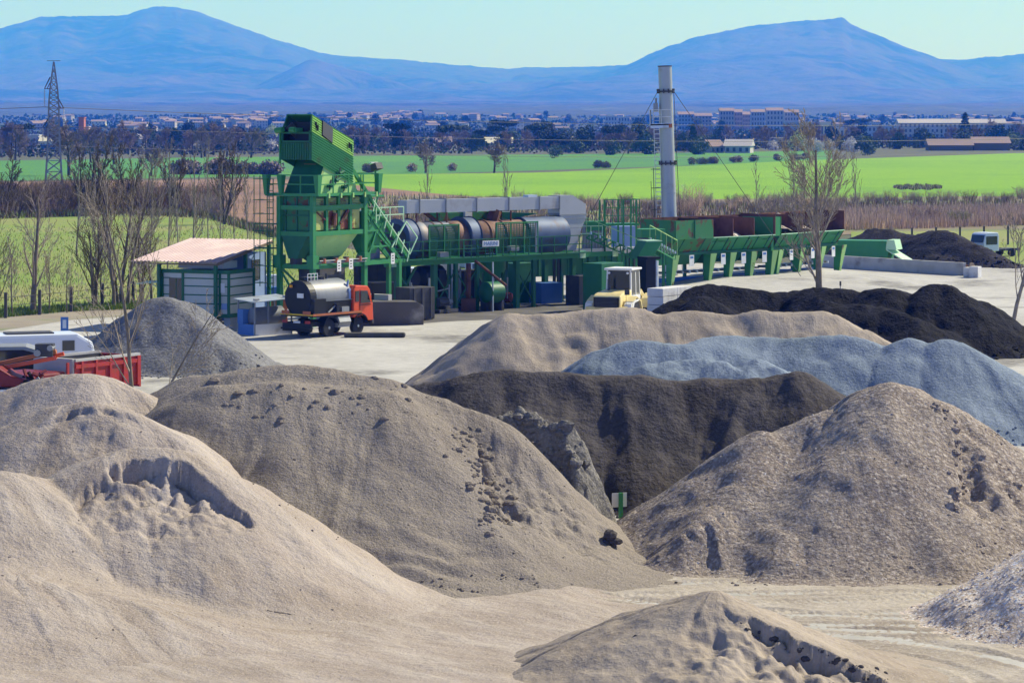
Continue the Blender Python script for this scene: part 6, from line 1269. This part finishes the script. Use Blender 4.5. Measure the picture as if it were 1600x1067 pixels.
def ft(k, px, py, sc=1.0, label=None, group=None, where='in the tree belt beyond the green fields'):
    ms = far[k][qf.randrange(len(far[k]))]; loc = on_land(px, py); nm, lb = LBL[k]
    T = thing(nm, label or lb+' '+where, 'tree' if k != 'bush' else 'shrub', loc, qf.random()*6.28, group or (lb+'s '+where if not label else None)); s = sc*qf.uniform(.9,1.1); T.scale = (s*qf.uniform(.9,1.15), s, s)
    linkmesh('trunk', ms[0], T); linkmesh('crown', ms[1], T)
for a in (('bare',178,257,1.0,'broad bare oak with a shadow on the left green field'),('bare',236,275,.66,'small dark bare tree alone on the edge of the ploughed field'),('bare',142,254,1.05,'broad bare tree right behind the pylon top'),('bare',108,274,1.25,'bare tree just right of the pylon legs'),('bare',24,250,.95,'bare tree in the field near the left edge'),
          ('bare',665,270,.78,'broad bare tree on the green field border above the duct'),('bare',772,270,.7,'rounder bare tree on the field border, right of the first'),('bare',228,234,1.0,'bare tree behind the small dark one'),('um',28,238,1.1,'umbrella pine at the far left'),('cone',1508,222,1.3,'tall dark fir in front of the long white building'),
          ('yel',1246,236,1.0,'yellow green willow in front of the cream building'),('yel',424,216,1.0,'pale green tree right behind the tower'),('blo',422,236,.9,'white blossoming tree left of the tower hood'),('cyp',1083,240,1.3,'narrow cypress right of the chimney'),('ev',908,238,1.2,'rounded dark evergreen beside a low house'),
          ('mid',866,247,.8,'pale green bush at the far field border'),('um',1330,212,1.2,'umbrella pine right of the cream building'),('um',1350,211,1.3,'wide umbrella pine beside the flat building'),('cyp',1125,222,.9,'small dark cypress by the white gabled house')): ft(*a)
for i in range(22): ft('bare', qf.uniform(-30,440), qf.uniform(238,247), qf.uniform(.8,1.15), None, None, 'in the tree belt at the far left')
for i in range(16): ft('ev', qf.uniform(150,460), qf.uniform(222,240), qf.uniform(.7,1.1), None, None, 'in the tree belt at the far left')
for i in range(24): ft(qf.choice(['ev','ev','um']), qf.uniform(560,1000), qf.uniform(221,238), qf.uniform(.8,1.2), None, None, 'in the belt between tower and chimney')
for i in range(30): ft('bare', qf.uniform(540,1110), qf.uniform(225,242), qf.uniform(.7,1.0), None, None, 'in the belt between tower and chimney')
for i in range(40): ft('mid', qf.uniform(540,1620), qf.uniform(226,243) if i % 2 else qf.uniform(222,236), qf.uniform(.8,1.2), None, None, 'at the far border of the green fields')
for i in range(26): ft('bare', qf.uniform(1090,1640), qf.uniform(218,234), qf.uniform(.7,1.1), None, None, 'around the white buildings at the right')
for i in range(16): ft('ev', qf.uniform(1090,1640), qf.uniform(216,234), qf.uniform(.7,1.0), None, None, 'around the white buildings at the right')
for i in range(11): ft('blo', qf.uniform(1190,1350) if i < 9 else qf.uniform(300,420), qf.uniform(233,238), qf.uniform(.8,1.1), None, None, 'in the orchard left of the long white building')
for i in range(34):
    px = qf.choice([qf.uniform(270,440), qf.uniform(270,440), qf.uniform(560,1000), qf.uniform(1080,1300)]); y = 272 if px < 500 else np.interp(px,[560,1000,1300],[270,261,247]); ft('bush', px, y, qf.uniform(.8,1.3) if px < 500 else .6, None, None, 'on the field border')
for i in range(90):     # far groves on the rising plain
    px = qf.uniform(-40,1640); y = qf.uniform(184,209); ft(qf.choice(['ev','ev','mid','ev']), px, y, qf.uniform(.8,1.3), None, None, 'among the far houses on the plain')
def woodland(name, label, n, xr, yr, mats, hmax, seed):
    q = random.Random(seed); g = MB()
    for i in range(n):
        px = q.uniform(*xr); y = q.uniform(*yr(px)); p = on_land(px, y) if y < 216 else GP(px, y); v = lambda a, b, sd: float(vnoise(np.array([a]), np.array([b]), sd)[0])*.5+.5
        h = hmax*(.15+1.1*v(px*.07, y*.5, seed)**2); m = min(len(mats)-1, int(v(px*.09, y*.4, seed+3)*len(mats))); c = p+V3((0,0,h*q.random()**.8))
        u = V3((q.gauss(0,1), q.gauss(0,.4), q.gauss(0,.9))).normalized(); w = V3((0,1,0)).cross(u).normalized(); L = q.uniform(.25,.7)*(1+(p.y-900)/900 if p.y > 900 else 1)
        g.add([c-u*L, c-w*L*.7, c+u*L, c+w*L*.7], [(0,1,2,3)], m)
    tag(g.build(name, mats), label, None, kind='stuff')
woodland('woodland', 'dense brown and dark green thicket between the fields and the far town', 22000, (-60,1680), lambda px: (207, np.interp(px,[0,300,1000,1250,1600],[247,243,239,234,229])), ['twig_far','leaf_mid','twig_brown','leaf_dark','twig_far','twig_grey'], 3.6, 5)
woodland('far_woodland', 'scattered bluish woods on the plain around the far town', 9000, (-60,1680), lambda px: (182, 207), ['leaf_dark','leaf_mid','twig_far'], 4, 8)
blades('dry_patch', 'brown dry patch of weeds in the bright green field', 1500, (1396,1472, lambda x: 293.5-4*math.sqrt(max(0,1-((x-1434)/38)**2))*(1+.3*math.sin(x*.4)), lambda x: 293.5+3.5*math.sqrt(max(0,1-((x-1434)/38)**2))*(1+.3*math.sin(x*.3))), .45, ['twig_brown','twig_tan','twig_olive'], .06)
# ------------------------------------------------------------------ far buildings
def house_mesh(w, dp, h, rh, wall, win=True, roof='h_roof', flat=False, floors=1, cols=3):
    g = MB(); g.box(-w/2,-dp/2,-2,w/2,dp/2,h,0)
    if flat: g.box(-w/2-.15,-dp/2-.15,h,w/2+.15,dp/2+.15,h+.35,0)
    else: g.prism([(-w/2-.4,-dp/2-.4,h),(-w/2-.4,dp/2+.4,h),(-w/2-.4,0,h+rh)], (w+.8,0,0), 1)
    if win:
        for f in range(floors):
            for c in range(cols):
                x = -w/2+w*(c+.5)/cols; z = h*(f+.45)/floors; ww = min(.55, w/cols*.25); g.box(x-ww,-dp/2-.04,z-.55,x+ww,-dp/2,z+.75,2)
                if c < 2: y = -dp/2+dp*(c+.5)/2; g.box(w/2,y-ww,z-.55,w/2+.04,y+ww,z+.75,2)
    return g.mesh('house', [wall, roof, 'h_win'])
hm = [house_mesh(11,8,5,1.8,'h_white'), house_mesh(9,8,6,1.8,'h_pink',floors=2), house_mesh(14,9,6,1.6,'h_cream',floors=2,cols=4), house_mesh(12,9,9,1.5,'h_white',floors=3,cols=4), house_mesh(20,10,5,1.5,'h_white',cols=5), house_mesh(13,10,8,1.5,'h_pink',floors=3,cols=4)]
nh = 0
def house(px, py, k, label, group, sc=1):
    loc = on_land(px, py); o = linkmesh('house', hm[k], None, loc, qf.uniform(-.9,.9)); o.scale = (sc,sc,sc); tag(o, label, 'house', group)
zones = ((240,330,190,202,14,'between pylon and tower'),(335,440,182,203,50,'just left of the tower top'),(515,655,181,192,46,'right of the tower top'),(655,1000,184,206,26,'left of the chimney'),(0,240,189,206,12,'behind the pylon'),(1060,1240,183,202,36,'right of the chimney'),(1240,1640,184,203,60,'above the long white building'))
for (x0,x1,y0,y1,n,wh) in zones:
    for i in range(n): 
        k = qf.randrange(6); house(qf.uniform(x0,x1), qf.uniform(y0,y1), k, '%s house of the far town %s' % (('small white','small pinkish','cream','tall white','long white','tall pinkish')[k], wh), 'far town houses '+wh, qf.uniform(.5,.95))
def block(px0, px1, d, h, dp, wall, floors, cols, label, name='building', rz=0, roof=None, flat=True, cat='building', base=None):
    x0, x1 = (px0-800)/F*d, (px1-800)/F*d; w = x1-x0; T = thing(name, label, cat, ((x0+x1)/2, d, (-.2 if d < 1550 else float(terrain(np.array([x0]), np.array([d]), np.array([px0]))[0])-.3) if base is None else base), rz)
    g = MB(); g.box(-w/2,0,-1,w/2,dp,h); g.build('wall', [wall], T)
    r = MB()
    if flat: r.box(-w/2-.3,-.3,h,w/2+.3,dp+.3,h+.5)
    else: r.prism([(-w/2-.5,-.5,h),(-w/2-.5,dp+.5,h),(-w/2-.5,dp/2,h+2.2)], (w+1,0,0))
    r.build('roof', [roof or wall], T)
    for f in range(floors):
        for c in range(cols):
            if floors*cols > 96: break
            x = -w/2+w*(c+.5)/cols; z = h*(f+.5)/floors; ww = w/cols*.22; q = MB(); q.box(x-ww,-.12,z-h/floors*.25,x+ww,-.02,z+h/floors*.28); q.build('window', ['h_win'], T)
    return T
block(1405,1572,1520,8.2,12,'h_white',3,24,'long white building with three rows of windows at the right', flat=False, roof='h_white')
block(1250,1298,1480,8.4,12,'h_cream',1,9,'cream sunlit building with tall dark windows')
block(1228,1249,1485,8.6,12,'h_grey',0,0,'blue grey windowless block joined to the cream building')
block(1274,1280,1478,9.6,3,'h_grey',0,0,'grey stair shaft between two halves of the cream building')
block(1300,1325,1490,5.5,10,'h_grey',1,4,'low grey annex right of the cream building')
block(1184,1232,1180,2.6,8,'h_white',0,0,'low white roofed warehouse left of the yellow green willow')
block(1110,1132,930,2.2,8,'h_white',1,3,'white house with an orange roof right of the chimney', flat=False, roof='h_roof', cat='house', name='house', rz=R(20))
block(1132,1172,925,2.4,9,'h_white',1,4,'wider white gabled house beside the one with an orange roof', flat=False, roof='h_white', cat='house', name='house', rz=R(-12))
for i, (a, b, h, wl) in enumerate(((1125,1147,15,'h_pink'),(1148,1160,14,'h_pink'),(1161,1172,12.5,'h_pink'),(1174,1195,14.5,'h_grey'),(1198,1224,15.5,'h_white'),(1226,1248,14,'h_white'),(1086,1112,11,'h_pink'),(1060,1084,12,'h_grey'))):
    block(a,b,2150+i*12,h,12,wl,4,5,'%s apartment block of the far row, %s from the left' % (('pinkish' if wl == 'h_pink' else 'grey' if wl == 'h_grey' else 'white'), ['third','fourth','fifth','sixth','seventh','eighth','second','first'][i]), roof='h_roof', flat=False)
for i, (a, b) in enumerate(((946,964),(966,984),(986,1010))): block(a,b,2600,9,10,'h_white',2,4,'%s of three low white blocks in a row left of the chimney' % ('leftmost','middle','rightmost')[i], roof='h_cream')
block(1452,1520,985,1.9,9,'wood',0,0,'long brown roofed shed at the edge of the green field', flat=False, roof='h_roof', cat='shed', name='shed', base=-.1)
block(1522,1578,990,2.6,10,'wood',0,0,'brown roofed barn right of the long shed', flat=False, roof='h_roof', cat='barn', name='barn', base=-.1)
block(1330,1395,1500,6.5,12,'h_grey',2,10,'flat grey building behind the umbrella pines')
block(62,98,1010,3.2,9,'h_cream',1,4,'low house with a pale roof behind the pylon', flat=False, roof='h_cream', cat='house', name='house')
block(64,94,1003,1.6,4,'blue',0,0,'bright blue shed in front of the low house behind the pylon', cat='shed', name='shed')
block(123,131,1350,11,6,'orange_dull',0,0,'orange brown tower block above the bare trees at the left', cat='tower', name='tower_block')
block(131,138,1355,6.5,6,'h_pink',0,0,'lower pinkish block attached to the orange brown tower', cat='building')
block(195,226,1150,2.8,10,'h_white',0,0,'white hall roof between bare trees at the left', cat='hall', name='hall', flat=False, roof='h_white')
block(890,905,1060,2.4,7,'h_pink',1,2,'small pinkish house beside the rounded evergreen', cat='house', name='house', flat=False, roof='h_roof')
block(757,800,1090,1.8,9,'h_cream',0,0,'long low house with a tan roof in the far trees', cat='house', name='house', flat=False, roof='h_cream')
block(682,704,1080,2.2,7,'h_white',1,3,'small house with an orange roof left of the long low house', cat='house', name='house', flat=False, roof='h_roof')
for (a, b, d, lb) in ((0,60,1300,'long low white warehouse at the far left edge'),(70,118,1320,'second long white warehouse left of the orange tower')): block(a,b,d,3,12,'h_white',0,0,lb, cat='warehouse', name='warehouse', roof='h_grey')
# small green roofed hut behind the dryer duct
T = thing('small_hut', 'little yellowish hut with a green gabled roof behind the dryer duct', 'hut', at(752,232), R(25))
g = MB(); g.box(-2,-1.5,0,2,1.5,4.6); g.prism([(-2,-1.5,4.6),(2,-1.5,4.6),(0,-1.5,5.35)], (0,3,0)); g.build('wall', ['cream'], T)
g = MB(); 
for s in (-1,1): g.hexa([(0,-1.8,5.4),(s*2.4,-1.8,4.5),(s*2.4,1.8,4.5),(0,1.8,5.4),(0,-1.8,5.5),(s*2.4,-1.8,4.6),(s*2.4,1.8,4.6),(0,1.8,5.5)])
g.build('roof', ['green_dark'], T)
